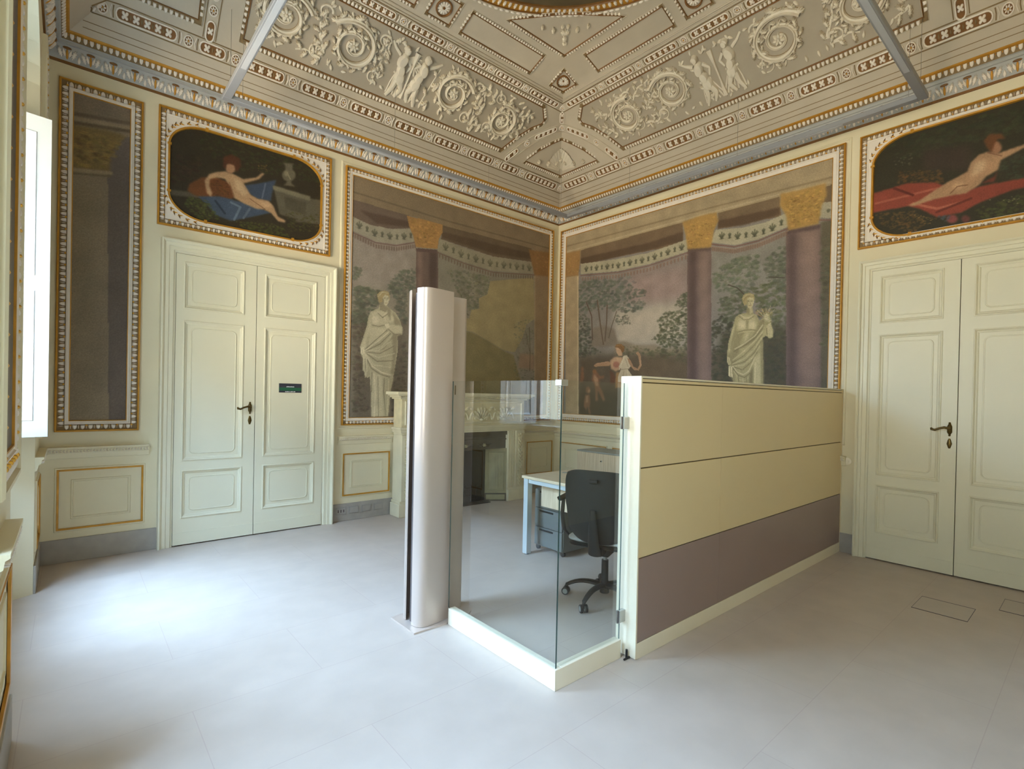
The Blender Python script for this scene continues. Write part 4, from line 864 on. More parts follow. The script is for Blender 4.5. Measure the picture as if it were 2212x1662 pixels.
# cornice: mitred ring around the room with leaf and dentil ornament
def MCor(x, y, h): return np.stack([x, y, np.asarray(h, float)], -1)
ring = [(XW, 0.0), (XW, YS), (0.0, YS), (0.0, 0.0)]       # left of travel is the inside
cor = MB()
cor.sweep(MCor, ring, [(0, 4.185), (0.012, 4.185), (0.014, 4.205)], BROWN)
cor.sweep(MCor, ring, [(0.014, 4.205), (0.02, 4.215), (0.035, 4.235), (0.05, 4.27), (0.066, 4.30), (0.072, 4.31)], GREYST)
cor.sweep(MCor, ring, [(0.072, 4.31), (0.086, 4.312), (0.088, 4.335), (0.10, 4.34)], GREYST)
cor.sweep(MCor, ring, [(0.10, 4.34), (0.104, 4.352), (0.125, 4.385)], TAUPE)
cor.sweep(MCor, ring, [(0.125, 4.385), (0.142, 4.39), (0.150, 4.398), (0.150, 4.405)], GOLD)
cornice = tag(cor.build('trim_1', recalc=False), kind='structure')
orn = MB()
def cornmap(side):
    def f(a, q, h):
        a = np.asarray(a, float); q = np.asarray(q, float); h = np.asarray(h, float)
        # q in metres up the leaf band (0..0.11), then the dentil band (0.15..0.19)
        d = np.where(q < 0.12, 0.014 + q * 0.55, 0.104 + (q - 0.15) * 0.55); z = np.where(q < 0.12, 4.207 + q * 0.95, 4.352 + (q - 0.15) * 0.85)
        d = d + h * 0.85; z = z - h * 0.5
        return np.stack([a, -d, z], -1) if side == 'N' else (np.stack([-d, a, z], -1) if side == 'E' else np.stack([XW + d, a, z], -1))
    return f
for side, a0, a1 in (('N', XW + 0.06, -0.06), ('E', -0.06, YS + 0.1), ('W', -0.06, YS + 0.1)):
    fm = cornmap(side); L = abs(a1 - a0); n = int(L / 0.150); s = (a1 - a0) / n
    c = a0 + (np.arange(n) + 0.5) * s
    z0 = np.zeros(n)
    orn.domes(fm, np.stack([c, z0 + 0.088], 1), (1, 0), 0.030, 0.010, 0.012, BROWN, shape=CIRC8)
    orn.domes(fm, np.stack([c, z0 + 0.045], 1), (1, 0), 0.009, 0.038, 0.010, GOLD)
    for o in (-0.045, 0.045):
        orn.domes(fm, np.stack([c + o, z0 + 0.050], 1), (0.35 * np.sign(o), 1), 0.046, 0.019, 0.014, WHITE, shape=LOBED)
        orn.domes(fm, np.stack([c + o * 0.45, z0 + 0.055], 1), (0.3 * np.sign(o), 1), 0.030, 0.010, 0.010, WHITE, shape=TEAR)
    orn.domes(fm, np.stack([c + s / 2, z0 + 0.03], 1), (0, 1), 0.028, 0.012, 0.012, WHITE, shape=TEAR)
    n = int(L / 0.042); s = (a1 - a0) / n; c = a0 + (np.arange(n) + 0.5) * s
    orn.domes(fm, np.stack([c, np.full(n, 0.168)], 1), (0, 1), 0.022, 0.0135, 0.009, WHITE, shape=TONGUE)
    orn.domes(fm, np.stack([c + s / 2, np.full(n, 0.178)], 1), (0, 1), 0.008, 0.004, 0.006, GOLD)
o = orn.build('cornice_ornament', cornice, smooth=True, recalc=False)

# ------------------------------------------------------------------ ceiling ornament
def tofr(side):
    # local (s along the wall, negative from the corner; t inset) to plan for the north ('N') or east ('E') cove
    if side == 'N': return lambda s, t: (s, -t)
    return lambda s, t: (-t, s)
def leaf_border(mb, path, closed, w=0.035, step=0.038, h=0.016, fn=MC, gold=True, flip=1, big=False):
    """dark line with white tongues outside it"""
    path = np.array(path, float)
    P = []
    n = len(path)
    if closed:
        x, y = path[:, 0], path[:, 1]; flip = 1 if (x * np.roll(y, -1) - np.roll(x, -1) * y).sum() > 0 else -1
    for i in range(n if closed else n - 1):
        a, c = path[i], path[(i + 1) % n]; k = max(1, int(np.linalg.norm(c - a) / 0.25))
        for j in range(k): P.append(a + (c - a) * j / k)
    if not closed: P.append(path[-1])
    mb.ribbon(fn, P, 0.010, 0.012, BROWN, closed)
    mb.ribbon(fn, [p for p in off(np.array(P), seg_dirs(P, closed), -flip * w * 0.62)], w, 0.003, TAUPE, closed)
    mb.ribbon(fn, [p for p in off(np.array(P), seg_dirs(P, closed), -flip * w * 1.2)], 0.006, 0.010, STUC, closed)
    C, D = dirs_along([tuple(p) for p in path], closed, step, 0.02)
    mb.domes(fn, off(C, D, -flip * w * 0.62), np.stack([-D[:, 1], D[:, 0]], 1) * flip, w * 0.46, step * 0.36, h, WHITE, shape=TONGUE)
def seg_dirs(P, closed):
    P = np.array(P, float)
    d = (np.roll(P, -1, 0) - np.roll(P, 1, 0)) if closed else np.gradient(P, axis=0)
    return d / np.maximum(np.linalg.norm(d, axis=1, keepdims=True), 1e-9)
def line(p, q, n): return [tuple(np.array(p) * (1 - i / n) + np.array(q) * i / n) for i in range(n + 1)]

def pill(mb, p, q, w):
    p = np.array(p, float); q = np.array(q, float); d = q - p; l = np.linalg.norm(d); d /= l; e = np.array([-d[1], d[0]]); r = w / 2
    if l < 2.2 * r: return
    pts = []
    for c, a0 in ((q - d * r, -90), (p + d * r, 90)):
        for i in range(7):
            t = math.radians(a0 + 180 * i / 6); pts.append(c + d * math.cos(t) * r + e * math.sin(t) * r)
    pts = np.array(pts)
    mb.add(MC(np.r_[pts[:, 0], (p[0] + q[0]) / 2], np.r_[pts[:, 1], (p[1] + q[1]) / 2], np.full(len(pts) + 1, 0.003)).tolist(), [(i, (i + 1) % len(pts), len(pts)) for i in range(len(pts))], BROWN)
    mb.ribbon(MC, pts, 0.012, 0.014, WHITE, True)
    n = max(1, int(round((l - w * 0.3) / (w * 1.15)))); c = np.array([p + d * (l * (i + 0.5) / n * 0.9 + l * 0.05) for i in range(n)])
    mb.domes(MC, c, d + e, r * 0.86, r * 0.86, 0.018, WHITE, shape=CROSS)
    if n > 1:
        m = (c[1:] + c[:-1]) / 2; mb.domes(MC, m, d, 0.007, 0.016, 0.010, TAUPE)
def rosette(mb, c, r, gold=True):
    c = np.array([c], float)
    t = np.arange(20) * 2 * np.pi / 20; ringp = c + np.stack([np.cos(t), np.sin(t)], 1) * r * 0.92
    mb.ribbon(MC, ringp, 0.010, 0.013, WHITE, True)
    mb.domes(MC, c, (1, 0), r * 0.80, r * 0.80, 0.004, BROWN, shape=CIRC16)
    k = 7; a = np.arange(k) * 2 * np.pi / k; D = np.stack([np.cos(a), np.sin(a)], 1)
    mb.domes(MC, c + D * r * 0.45, D, r * 0.28, r * 0.17, 0.014, WHITE)
    mb.domes(MC, c, (1, 0), r * 0.16, r * 0.16, 0.018, GOLDB if gold else BROWN)
def guilloche(mb, F, nodes, t, w, joint=True):
    for a, c in zip(nodes[:-1], nodes[1:]):
        g = 0.088
        pill(mb, F(a - g, t), F(c + g, t), w)
    for a in nodes[1:]:
        rosette(mb, F(a, t), w * 0.52)
        for s in (-1, 1):
            p0 = np.array(F(a + s * 0.058, t - w * 0.5)); p1 = np.array(F(a + s * 0.048, t)); p2 = np.array(F(a + s * 0.058, t + w * 0.5))
            mb.ribbon(MC, [p0, p1, p2], 0.008, 0.012, WHITE); mb.ribbon(MC, [np.array(F(a + s * 0.072, t - w * 0.5)), np.array(F(a + s * 0.068, t)), np.array(F(a + s * 0.072, t + w * 0.5))], 0.008, 0.006, TAUPE)
g = MB()
NL = [-0.34, -1.10, -1.55, -2.08, -2.60, -3.135, -3.66, -4.18, -4.70, -5.08, -5.68]
NE = [-0.34, -0.94, -1.52, -2.05, -2.58, -3.08, -3.58, -4.07, -4.56, -5.17, -5.78]
UL = [-1.11, -1.74, -2.27, -2.82, -3.38, -3.92, -4.40]
for side, nodes in (('N', NL), ('E', NE)):
    F = tofr(side)
    guilloche(g, F, nodes, 0.332, 0.068)
    guilloche(g, F, UL, 1.108, 0.062)
    for t0 in (0.285, 0.380): g.ribbon(MC, [F(s, t0) for s in np.linspace(-t0, -5.75, 60)], 0.007, 0.008, LINE)
    for t0 in (1.062, 1.152): g.ribbon(MC, [F(s, t0) for s in np.linspace(-t0, -4.6, 40)], 0.007, 0.008, LINE)
    for t0 in (1.17, 1.20): g.ribbon(MC, [F(s, t0) for s in np.linspace(-t0, -4.6, 40)], 0.014, 0.014, STUC)
    for t0 in (0.19, 0.225): g.ribbon(MC, [F(s, t0) for s in np.linspace(-t0, -5.8, 60)], 0.004, 0.003, LINE)
    # transverse band far from the corner
    s0 = -4.93 if side == 'N' else -4.90
    pill(g, F(s0, 0.375), F(s0, 0.50), 0.062); rosette(g, F(s0, 0.565), 0.034); pill(g, F(s0, 0.63), F(s0, 0.98), 0.062)
    for d in (-0.05, 0.05): g.ribbon(MC, [F(s0 + d, t) for t in np.linspace(0.39, 1.05, 12)], 0.007, 0.008, LINE)
rosette(g, (-0.34, -0.34), 0.036); rosette(g, (-1.11, -1.11), 0.034); rosette(g, (-0.92, -0.92), 0.036)
pill(g, (-0.965, -0.965), (-1.07, -1.07), 0.055)
# band over the corner fan
AR = [(-1.46, -0.38), (-1.36, -0.50), (-1.235, -0.65), (-1.08, -0.80), (-0.92, -0.92), (-0.80, -1.08), (-0.65, -1.235), (-0.50, -1.36), (-0.38, -1.46)]
pill(g, (-1.45, -0.39), (-1.345, -0.525), 0.055); pill(g, (-1.20, -0.70), (-0.98, -0.88), 0.055); pill(g, (-0.88, -0.98), (-0.70, -1.20), 0.055); pill(g, (-0.525, -1.345), (-0.39, -1.45), 0.055)
rosette(g, (-1.27, -0.62), 0.034); rosette(g, (-0.62, -1.27), 0.034)
for o_ in (-0.05, 0.05): g.ribbon(MC, off(np.array(resample(AR, 24)), seg_dirs(resample(AR, 24), False), o_), 0.008, 0.010, STUC)
g.build('guilloche_band', ceiling, smooth=True, recalc=False)

bd = MB()
for side in ('N', 'E'):
    F = tofr(side)
    pth = [F(-4.67, 0.475), F(-1.585, 0.475), F(-1.47, 0.63), F(-1.34, 0.78), F(-1.235, 0.86), F(-1.235, 0.90), F(-1.37, 1.015), F(-4.67, 1.015)]
    leaf_border(bd, pth, True)
    pth = [F(-5.03, 0.475), F(-5.46, 0.475), F(-5.05, 0.90)] if side == 'N' else [F(-5.03, 0.475), F(-5.60, 0.475), F(-5.05, 0.95)]
    leaf_border(bd, pth, True)
    for k in range(2):
        s1, s0 = (-1.83, -2.81) if k == 0 else (-3.36, -4.34)
        leaf_border(bd, [F(s0, 1.275), F(s1, 1.275), F(s1, 1.49), F(s0, 1.49)], True, w=0.028, step=0.034)
    leaf_border(bd, [F(-3.215, 1.275), F(-2.96, 1.275), F(-2.96, 1.50), F(-3.215, 1.50)], True, w=0.028, step=0.034)
leaf_border(bd, [(-1.48, -1.27), (-1.27, -1.27), (-1.27, -1.48), (-1.48, -1.48)], True, w=0.028, step=0.034)
# spandrel triangle and great round frame
tri = [(-1.63, -1.63), (-1.63, -2.45)] + [(-1.78, -2.28), (-1.94, -2.13), (-2.04, -2.04), (-2.13, -1.94), (-2.28, -1.78)] + [(-2.45, -1.63)]
leaf_border(bd, tri, True, w=0.03, step=0.036)
fan = [(-0.455, -0.455), (-0.455, -1.15), (-0.60, -1.03), (-0.72, -0.90), (-0.80, -0.80), (-0.90, -0.72), (-1.03, -0.60), (-1.15, -0.455)]
leaf_border(bd, fan, True, w=0.03, step=0.036)
cc = (-3.03, -3.03)
def circ(r, n=72): return [(cc[0] + r * math.cos(2 * math.pi * i / n), cc[1] + r * math.sin(2 * math.pi * i / n)) for i in range(n)]
bd.ribbon(MC, circ(1.40), 0.012, 0.012, BROWN, True); bd.ribbon(MC, circ(1.345), 0.10, 0.006, GOLD, True); bd.ribbon(MC, circ(1.285), 0.02, 0.04, BROWN, True)
t_ = np.arange(150) * 2 * np.pi / 150; D_ = np.stack([np.cos(t_), np.sin(t_)], 1)
bd.domes(MC, np.array(cc) + D_ * 1.345, D_, 0.042, 0.019, 0.018, WHITE, shape=LOBED)
bd.domes(MC, np.array(cc) + D_ * 1.43, D_, 0.012, 0.024, 0.012, WHITE)
bd.build('leaf_border', ceiling, smooth=True, recalc=False)
b = MB(); b.add(MC(*np.array([(cc[0] + 1.28 * math.cos(a), cc[1] + 1.28 * math.sin(a), 0.012) for a in t_]).T).tolist(), [tuple(range(150))], mat('ceiling_picture_brown', (104, 88, 62), 0.6, noise=0.35, scale=3))
b.build('round_ceiling_picture', ceiling, recalc=False)

# ground of the long friezes
gd = MB()
for side in ('N', 'E'):
    F = tofr(side); S_ = np.linspace(-4.66, -1.30, 60); T_ = np.linspace(0.48, 1.01, 14); V = []; Fc = []
    for t in T_:
        s1 = float(np.interp(t, [0.48, 0.63, 0.78, 0.86, 0.90, 1.01], [-1.59, -1.475, -1.345, -1.245, -1.245, -1.365]))
        for s_ in np.linspace(-4.66, s1, 60): V.append(F(s_, t))
    V = np.array(V)
    for j in range(13):
        for i in range(59): a = j * 60 + i; Fc.append((a, a + 1, a + 61, a + 60))
    gd.add(MC(V[:, 0], V[:, 1], np.full(len(V), 0.003)).tolist(), Fc, STUC2)
gd.build('frieze_ground', ceiling, smooth=True, recalc=False)

# stucco relief: scrolls, leaves, figures
random.seed(3)
rl = MB()
KT = 0.80          # plan foreshortening of the cove, keeps spirals round
def scroll(F, s, t, R, turns=2.1, ph=0.0, sgn=1, leaves=18):
    n = 60; P = []; rr = []
    for i in range(n + 1):
        q = i / n; a = ph + sgn * turns * 2 * math.pi * q; r = R * (1 - 0.86 * q ** 0.8)
        P.append(F(s + r * math.cos(a), t + KT * r * math.sin(a))); rr.append(r)
    P = np.array(P); w = np.linspace(0.052, 0.022, n + 1)
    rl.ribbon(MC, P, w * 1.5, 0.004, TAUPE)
    rl.ribbon(MC, P, w, w * 0.85, RELIEF)
    rl.ribbon(MC, P, w * 0.28, w * 1.15, RELIEF)
    C = []; D = []; RA = []
    leaves = 30
    for i in range(leaves):
        q = (i + 0.3) / leaves * 0.66; a = ph + sgn * turns * 2 * math.pi * q; r = R * (1 - 0.86 * q ** 0.8) + 0.028
        side = 1 if i % 2 else -0.8; rr_ = r + 0.016 * side
        p = np.array(F(s + rr_ * math.cos(a), t + KT * rr_ * math.sin(a))); p2 = np.array(F(s + (rr_ + 0.05 * side) * math.cos(a + sgn * 0.30), t + KT * (rr_ + 0.05 * side) * math.sin(a + sgn * 0.30)))
        C.append(p); D.append(p2 - p); RA.append(0.056 * (1 - 0.5 * q) * (1.15 if i % 3 == 0 else 0.85))
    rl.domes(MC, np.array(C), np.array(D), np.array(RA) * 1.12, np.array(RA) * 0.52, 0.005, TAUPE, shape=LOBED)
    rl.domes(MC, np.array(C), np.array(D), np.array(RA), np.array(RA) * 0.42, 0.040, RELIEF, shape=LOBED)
    c = np.array([F(s, t)]); k = 7
    for j in range(k):
        a = j * 2 * math.pi / k; p = np.array(F(s + 0.036 * math.cos(a), t + KT * 0.036 * math.sin(a)))
        rl.domes(MC, [p], p - c[0], 0.026, 0.016, 0.034, RELIEF, shape=TEAR)
    rl.domes(MC, c, (1, 0), 0.018, 0.016, 0.046, RELIEF)
def stem(F, pts, w0=0.03, w1=0.012, leaves=6, hh=0.6):
    P = np.array(resample([F(*p) for p in pts], 26)); w = np.linspace(w0, w1, 26)
    rl.ribbon(MC, P, w, w * hh, RELIEF)
    d = seg_dirs(P, False)
    for j in range(leaves):
        i = int((j + 0.6) / leaves * 24); sd = 1 if j % 2 else -1; e = np.array([-d[i][1], d[i][0]]) * sd
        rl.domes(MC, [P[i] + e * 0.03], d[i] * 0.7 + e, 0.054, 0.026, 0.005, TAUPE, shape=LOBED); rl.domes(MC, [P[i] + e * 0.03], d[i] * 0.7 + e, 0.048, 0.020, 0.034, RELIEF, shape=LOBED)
def figure(F, s, t, m, wing=False):
    """small draped figure, head towards the centre of the ceiling; m mirrors it"""
    q = lambda a, c: F(s + a * m * 1.2, t + c * KT * 1.16)
    def blob(a, c, da, dc, ra, rb, h):
        p = np.array(q(a, c)); p2 = np.array(q(a + da, c + dc)); rl.domes(MC, [p], p2 - p, ra, rb, h, RELIEF, shape=CIRC16, inner=0.7)
    def limb(pts, r):
        P = np.array(resample([q(*p) for p in pts], 12)); r = np.linspace(r[0], r[1], 12) * 2
        rl.ribbon(MC, P, r, r * 0.75, RELIEF)
    blob(0.0, 0.185, 0.02, 0.1, 0.036, 0.030, 0.062)                 # head
    blob(-0.012, 0.20, 0.05, 0.05, 0.032, 0.022, 0.055)             # hair
    limb([(0.0, 0.16), (-0.005, 0.13)], (0.014, 0.016))
    blob(-0.005, 0.085, 0.03, 0.1, 0.070, 0.048, 0.060)             # chest
    blob(0.01, 0.0, -0.03, 0.1, 0.060, 0.044, 0.058)                # belly
    blob(0.02, -0.065, 0.04, -0.1, 0.065, 0.056, 0.054)             # hip drapery
    limb([(-0.04, 0.12), (-0.10, 0.16), (-0.15, 0.215)], (0.017, 0.010))
    limb([(0.035, 0.12), (0.085, 0.06), (0.06, -0.01)], (0.017, 0.010))
    limb([(0.03, -0.08), (0.07, -0.16), (0.03, -0.245)], (0.034, 0.014))
    limb([(0.0, -0.08), (-0.01, -0.17), (-0.045, -0.26)], (0.032, 0.014))
    for k in range(7):
        x = -0.04 + 0.022 * k
        limb([(x * 0.6, -0.05), (x, -0.13), (x * 1.5 + 0.01, -0.235)], (0.006, 0.009))
    limb([(-0.05, -0.03), (0.0, -0.055), (0.07, -0.03)], (0.010, 0.010))
    if wing:
        for k in range(6): limb([(0.02, 0.11), (0.09, 0.16 - 0.012 * k), (0.15 + 0.01 * k, 0.20 - 0.042 * k)], (0.012, 0.006))
for side in ('N', 'E'):
    F = tofr(side)
    if side == 'N': sc = [(-1.80, 0.71, 0.215, 2.0, -1), (-2.54, 0.75, 0.245, 0.5, 1), (-3.74, 0.75, 0.26, 2.6, -1), (-4.38, 0.745, 0.24, 0.5, 1)]; fg = [(-3.22, 0.74, 1, True), (-2.98, 0.74, -1, False)]
    else: sc = [(-1.85, 0.73, 0.225, 2.0, -1), (-2.46, 0.76, 0.235, 0.5, 1), (-3.62, 0.75, 0.26, 2.6, -1), (-4.28, 0.745, 0.245, 0.5, 1)]; fg = [(-2.84, 0.74, -1, False), (-3.16, 0.75, 1, False)]
    for s, t, R, ph, sg in sc: scroll(F, s, t, R, ph=ph, sgn=sg)
    stem(F, [(-2.02, 0.60), (-2.18, 0.56), (-2.30, 0.66)]); stem(F, [(-2.0, 0.84), (-2.12, 0.92), (-2.26, 0.94)], leaves=5); stem(F, [(-1.62, 0.82), (-1.50, 0.86), (-1.42, 0.93)], leaves=4); stem(F, [(-1.62, 0.60), (-1.54, 0.68), (-1.46, 0.74)], leaves=5)
    stem(F, [(-2.78, 0.60), (-2.86, 0.54), (-2.80, 0.90)], leaves=5, w0=0.02); stem(F, [(-3.98, 0.60), (-4.06, 0.72), (-4.12, 0.92)], leaves=8); stem(F, [(-4.0, 0.56), (-4.16, 0.58), (-4.24, 0.55)], leaves=4)
    stem(F, [(-3.50, 0.92), (-3.42, 0.82), (-3.45, 0.60)], leaves=6, w0=0.02); stem(F, [(-4.60, 0.58), (-4.56, 0.56), (-4.48, 0.54)], leaves=3); stem(F, [(-2.1, 0.70), (-2.18, 0.76), (-2.28, 0.82)], leaves=6)
    for c_ in (-1.95, -2.28, -3.46, -4.06):
        for sg_ in (-1, 1):
            P = np.array([F(c_ + 0.055 * math.cos(a), 0.75 + sg_ * 0.15 + KT * 0.055 * math.sin(a)) for a in np.linspace(0, 5.2, 18)]); rl.ribbon(MC, P, np.linspace(0.022, 0.010, 18), 0.018, RELIEF); rl.domes(MC, [F(c_, 0.75 + sg_ * 0.15)], (1, 0), 0.02, 0.02, 0.03, RELIEF, shape=FLOWER)
    # candelabrum between the figures and small buds
    sm = (fg[0][0] + fg[1][0]) / 2
    rl.ribbon(MC, [F(sm, 0.53), F(sm, 0.66), F(sm, 0.80), F(sm, 0.93)], np.array([0.05, 0.018, 0.022, 0.06]), 0.03, RELIEF)
    for s_, t_2, m_, w_ in fg: figure(F, s_, t_2, m_, w_)
    for _ in range(70):
        s_ = random.uniform(-4.6, -1.55); t_2 = random.choice([random.uniform(0.515, 0.57), random.uniform(0.93, 0.98)])
        a = random.uniform(0, 6.28); rl.domes(MC, [F(s_, t_2)], (math.cos(a), math.sin(a)), 0.028, 0.013, 0.020, RELIEF, shape=TEAR)
        # small acanthus tufts between the scrolls
    for s_ in (-2.18, -3.42, -4.07, -1.48, -4.58):
        for k in range(9):
            a = k * 0.7; rl.domes(MC, [F(s_ + 0.045 * math.cos(a), 0.75 + 0.13 * math.sin(a * 0.9))], (math.cos(a), math.sin(a)), 0.036, 0.015, 0.024, RELIEF, shape=LOBED)
# shell in the corner fan, cup in the triangle, rosettes in the squares
for k in range(13):
    a = math.radians(180 + 90 * (k / 12.0)); c = np.array((-0.50, -0.50)); d = np.array((math.cos(a), math.sin(a))); L_ = 0.28 + 0.04 * math.sin(k / 12 * math.pi)
    rl.ribbon(MC, [tuple(c + d * 0.05), tuple(c + d * L_ * 0.6), tuple(c + d * L_)], np.array([0.012, 0.03, 0.05]), np.array([0.02, 0.022, 0.024]), RELIEF)
for dx, dy, r in ((-0.62, -0.62, 0.05), (-0.56, -0.66, 0.03), (-0.66, -0.56, 0.03), (-0.70, -0.70, 0.026), (-0.78, -0.52, 0.03), (-0.52, -0.78, 0.03), (-0.94, -0.50, 0.028), (-0.50, -0.94, 0.028)):
    rl.domes(MC, [(dx, dy)], (-1, -1), r, r * 0.8, 0.045, RELIEF, shape=LOBED)
for dx, dy, r, rb in ((-1.80, -1.80, 0.06, 0.03), (-1.86, -1.86, 0.05, 0.05), (-1.75, -1.75, 0.03, 0.03), (-1.80, -1.98, 0.05, 0.02), (-1.98, -1.80, 0.05, 0.02), (-1.76, -2.10, 0.04, 0.015), (-2.10, -1.76, 0.04, 0.015), (-1.90, -1.94, 0.03, 0.02), (-1.94, -1.90, 0.03, 0.02)):
    rl.domes(MC, [(dx, dy)], (-1, -1.2), r, rb, 0.03, RELIEF, shape=LOBED)
for c in ((-1.375, -1.375), (-3.09, -1.388), (-1.388, -3.09)):
    P = [(c[0] + 0.075 * math.cos(a), c[1] + 0.075 * math.sin(a)) for a in np.linspace(0, 2 * math.pi, 28, endpoint=False)]
    rl.ribbon(MC, P, 0.016, 0.02, BROWN, True)
    a = np.arange(12) * 2 * np.pi / 12; D = np.stack([np.cos(a), np.sin(a)], 1); rl.domes(MC, np.array(c) + D * 0.038, D, 0.027, 0.010, 0.014, WHITE); rl.domes(MC, [c], (1, 0), 0.013, 0.013, 0.02, BROWN)
rl.build('stucco_relief', ceiling, smooth=True, recalc=False)

# ------------------------------------------------------------------ framed wall paintings
def frame_parts(root, fn, u0, u1, v0, v1, w=(0.014, 0.036, 0.024), step=0.085, outer=None):
    g0, b0, f0 = w; path = rect(u0, u1, v0, v1)
    fr = MB()
    fr.sweep(fn, path, [(0, 0), (0, 0.026), (g0 * 0.3, 0.034), (g0 * 0.8, 0.034), (g0, 0.018)], outer or GOLD)
    fr.sweep(fn, path, [(g0, 0.018), (g0 + b0, 0.014)], TAUPE)
    fr.sweep(fn, path, [(g0 + b0, 0.014), (g0 + b0, 0.024), (g0 + b0 + f0 * 0.3, 0.026), (g0 + b0 + f0 * 0.4, 0.020), (g0 + b0 + f0, 0.018)], WHITE)
    q = g0 + b0 + f0
    fr.sweep(fn, path, [(q, 0.018), (q, 0.021), (q + 0.006, 0.020), (q + 0.007, 0.008)], GOLD)
    fr.build('frame', root, recalc=False)
    on = MB(); m = g0 + b0 / 2; inp = rect(u0 + m, u1 - m, v0 + m, v1 - m)
    C, D = dirs_along(inp, True, step / 2, 0.012); E = np.stack([-D[:, 1], D[:, 0]], 1)
    ev = np.arange(len(C)) % 2 == 0
    on.domes(fn, C, E, b0 * 0.47, step * 0.17, 0.030, WHITE, shape=TONGUE)
    Ch = C + D * step / 4
    on.domes(fn, Ch, E, b0 * 0.40, step * 0.035, 0.026, WHITE)
    k = C[ev] + E[ev] * b0 * 0.30 + D[ev] * step / 4
    on.domes(fn, k, E[ev], b0 * 0.18, step * 0.10, 0.034, GOLDB)
    on.build('leaf_ornament', root, smooth=True, recalc=False)

def mural(name, label, key, fn, u0, u1, v0, v1, res, seed, gain, w, step, group=None, outer=None):
    r = empty(name, tuple(float(x) for x in fn(np.array([(u0 + u1) / 2]), np.array([v0]), np.array([0.0]))[0])); tag(r, label, 'painting', group)
    inset = sum(w)
    frame_parts(r, fn, u0, u1, v0, v1, w, step, outer)
    canvas_object('painted_canvas', key, fn, u0 + inset - 0.004, u1 - inset + 0.004, v0 + inset - 0.004, v1 - inset + 0.004, res, seed, gain, 0.012, r)
    for ch in r.children: ch.matrix_parent_inverse = Matrix.Translation(-Vector(r.location))
    return r
GAIN = (1.32, 1.28, 1.25)
mural('framed_mural', 'large mural of two columns, gold capitals and a statue holding wheat, above the office partition', 'mural_right', ME, -3.985, -0.075, 1.105, 4.075, 0.0072, 1, (1.42, 1.38, 1.32), (0.014, 0.044, 0.052), 0.085)
mural('framed_mural', 'large mural with a draped statue left of one column, above the marble fireplace', 'mural_left', MN, -3.486, -0.128, 1.105, 4.075, 0.0075, 2, (1.52, 1.50, 1.50), (0.014, 0.036, 0.032), 0.085)
mural('framed_mural', 'tall narrow brown mural of a painted pillar, left of the green-signed door', 'strip', MN, -5.942, -5.369, 1.105, 4.06, 0.009, 3, (1.75, 1.68, 1.6), (0.016, 0.048, 0.026), 0.10)
mural('framed_mural', 'narrow framed strip on the window wall between shutter and room corner', 'strip', lambda u, v, h: MWE(u - 0.35 + 5.6, v, h), -5.90, -5.40, 1.105, 4.05, 0.012, 4, GAIN, (0.016, 0.05, 0.026), 0.10, outer=WALL)
mural('framed_mural', 'framed mural edge on the near window pier, cut by the left edge of the photo', 'strip', lambda u, v, h: MWE(u + 5.65 - 3.13, v, h), -6.02, -5.33, 1.13, 4.05, 0.012, 5, GAIN, (0.030, 0.07, 0.026), 0.10, outer=WALL)

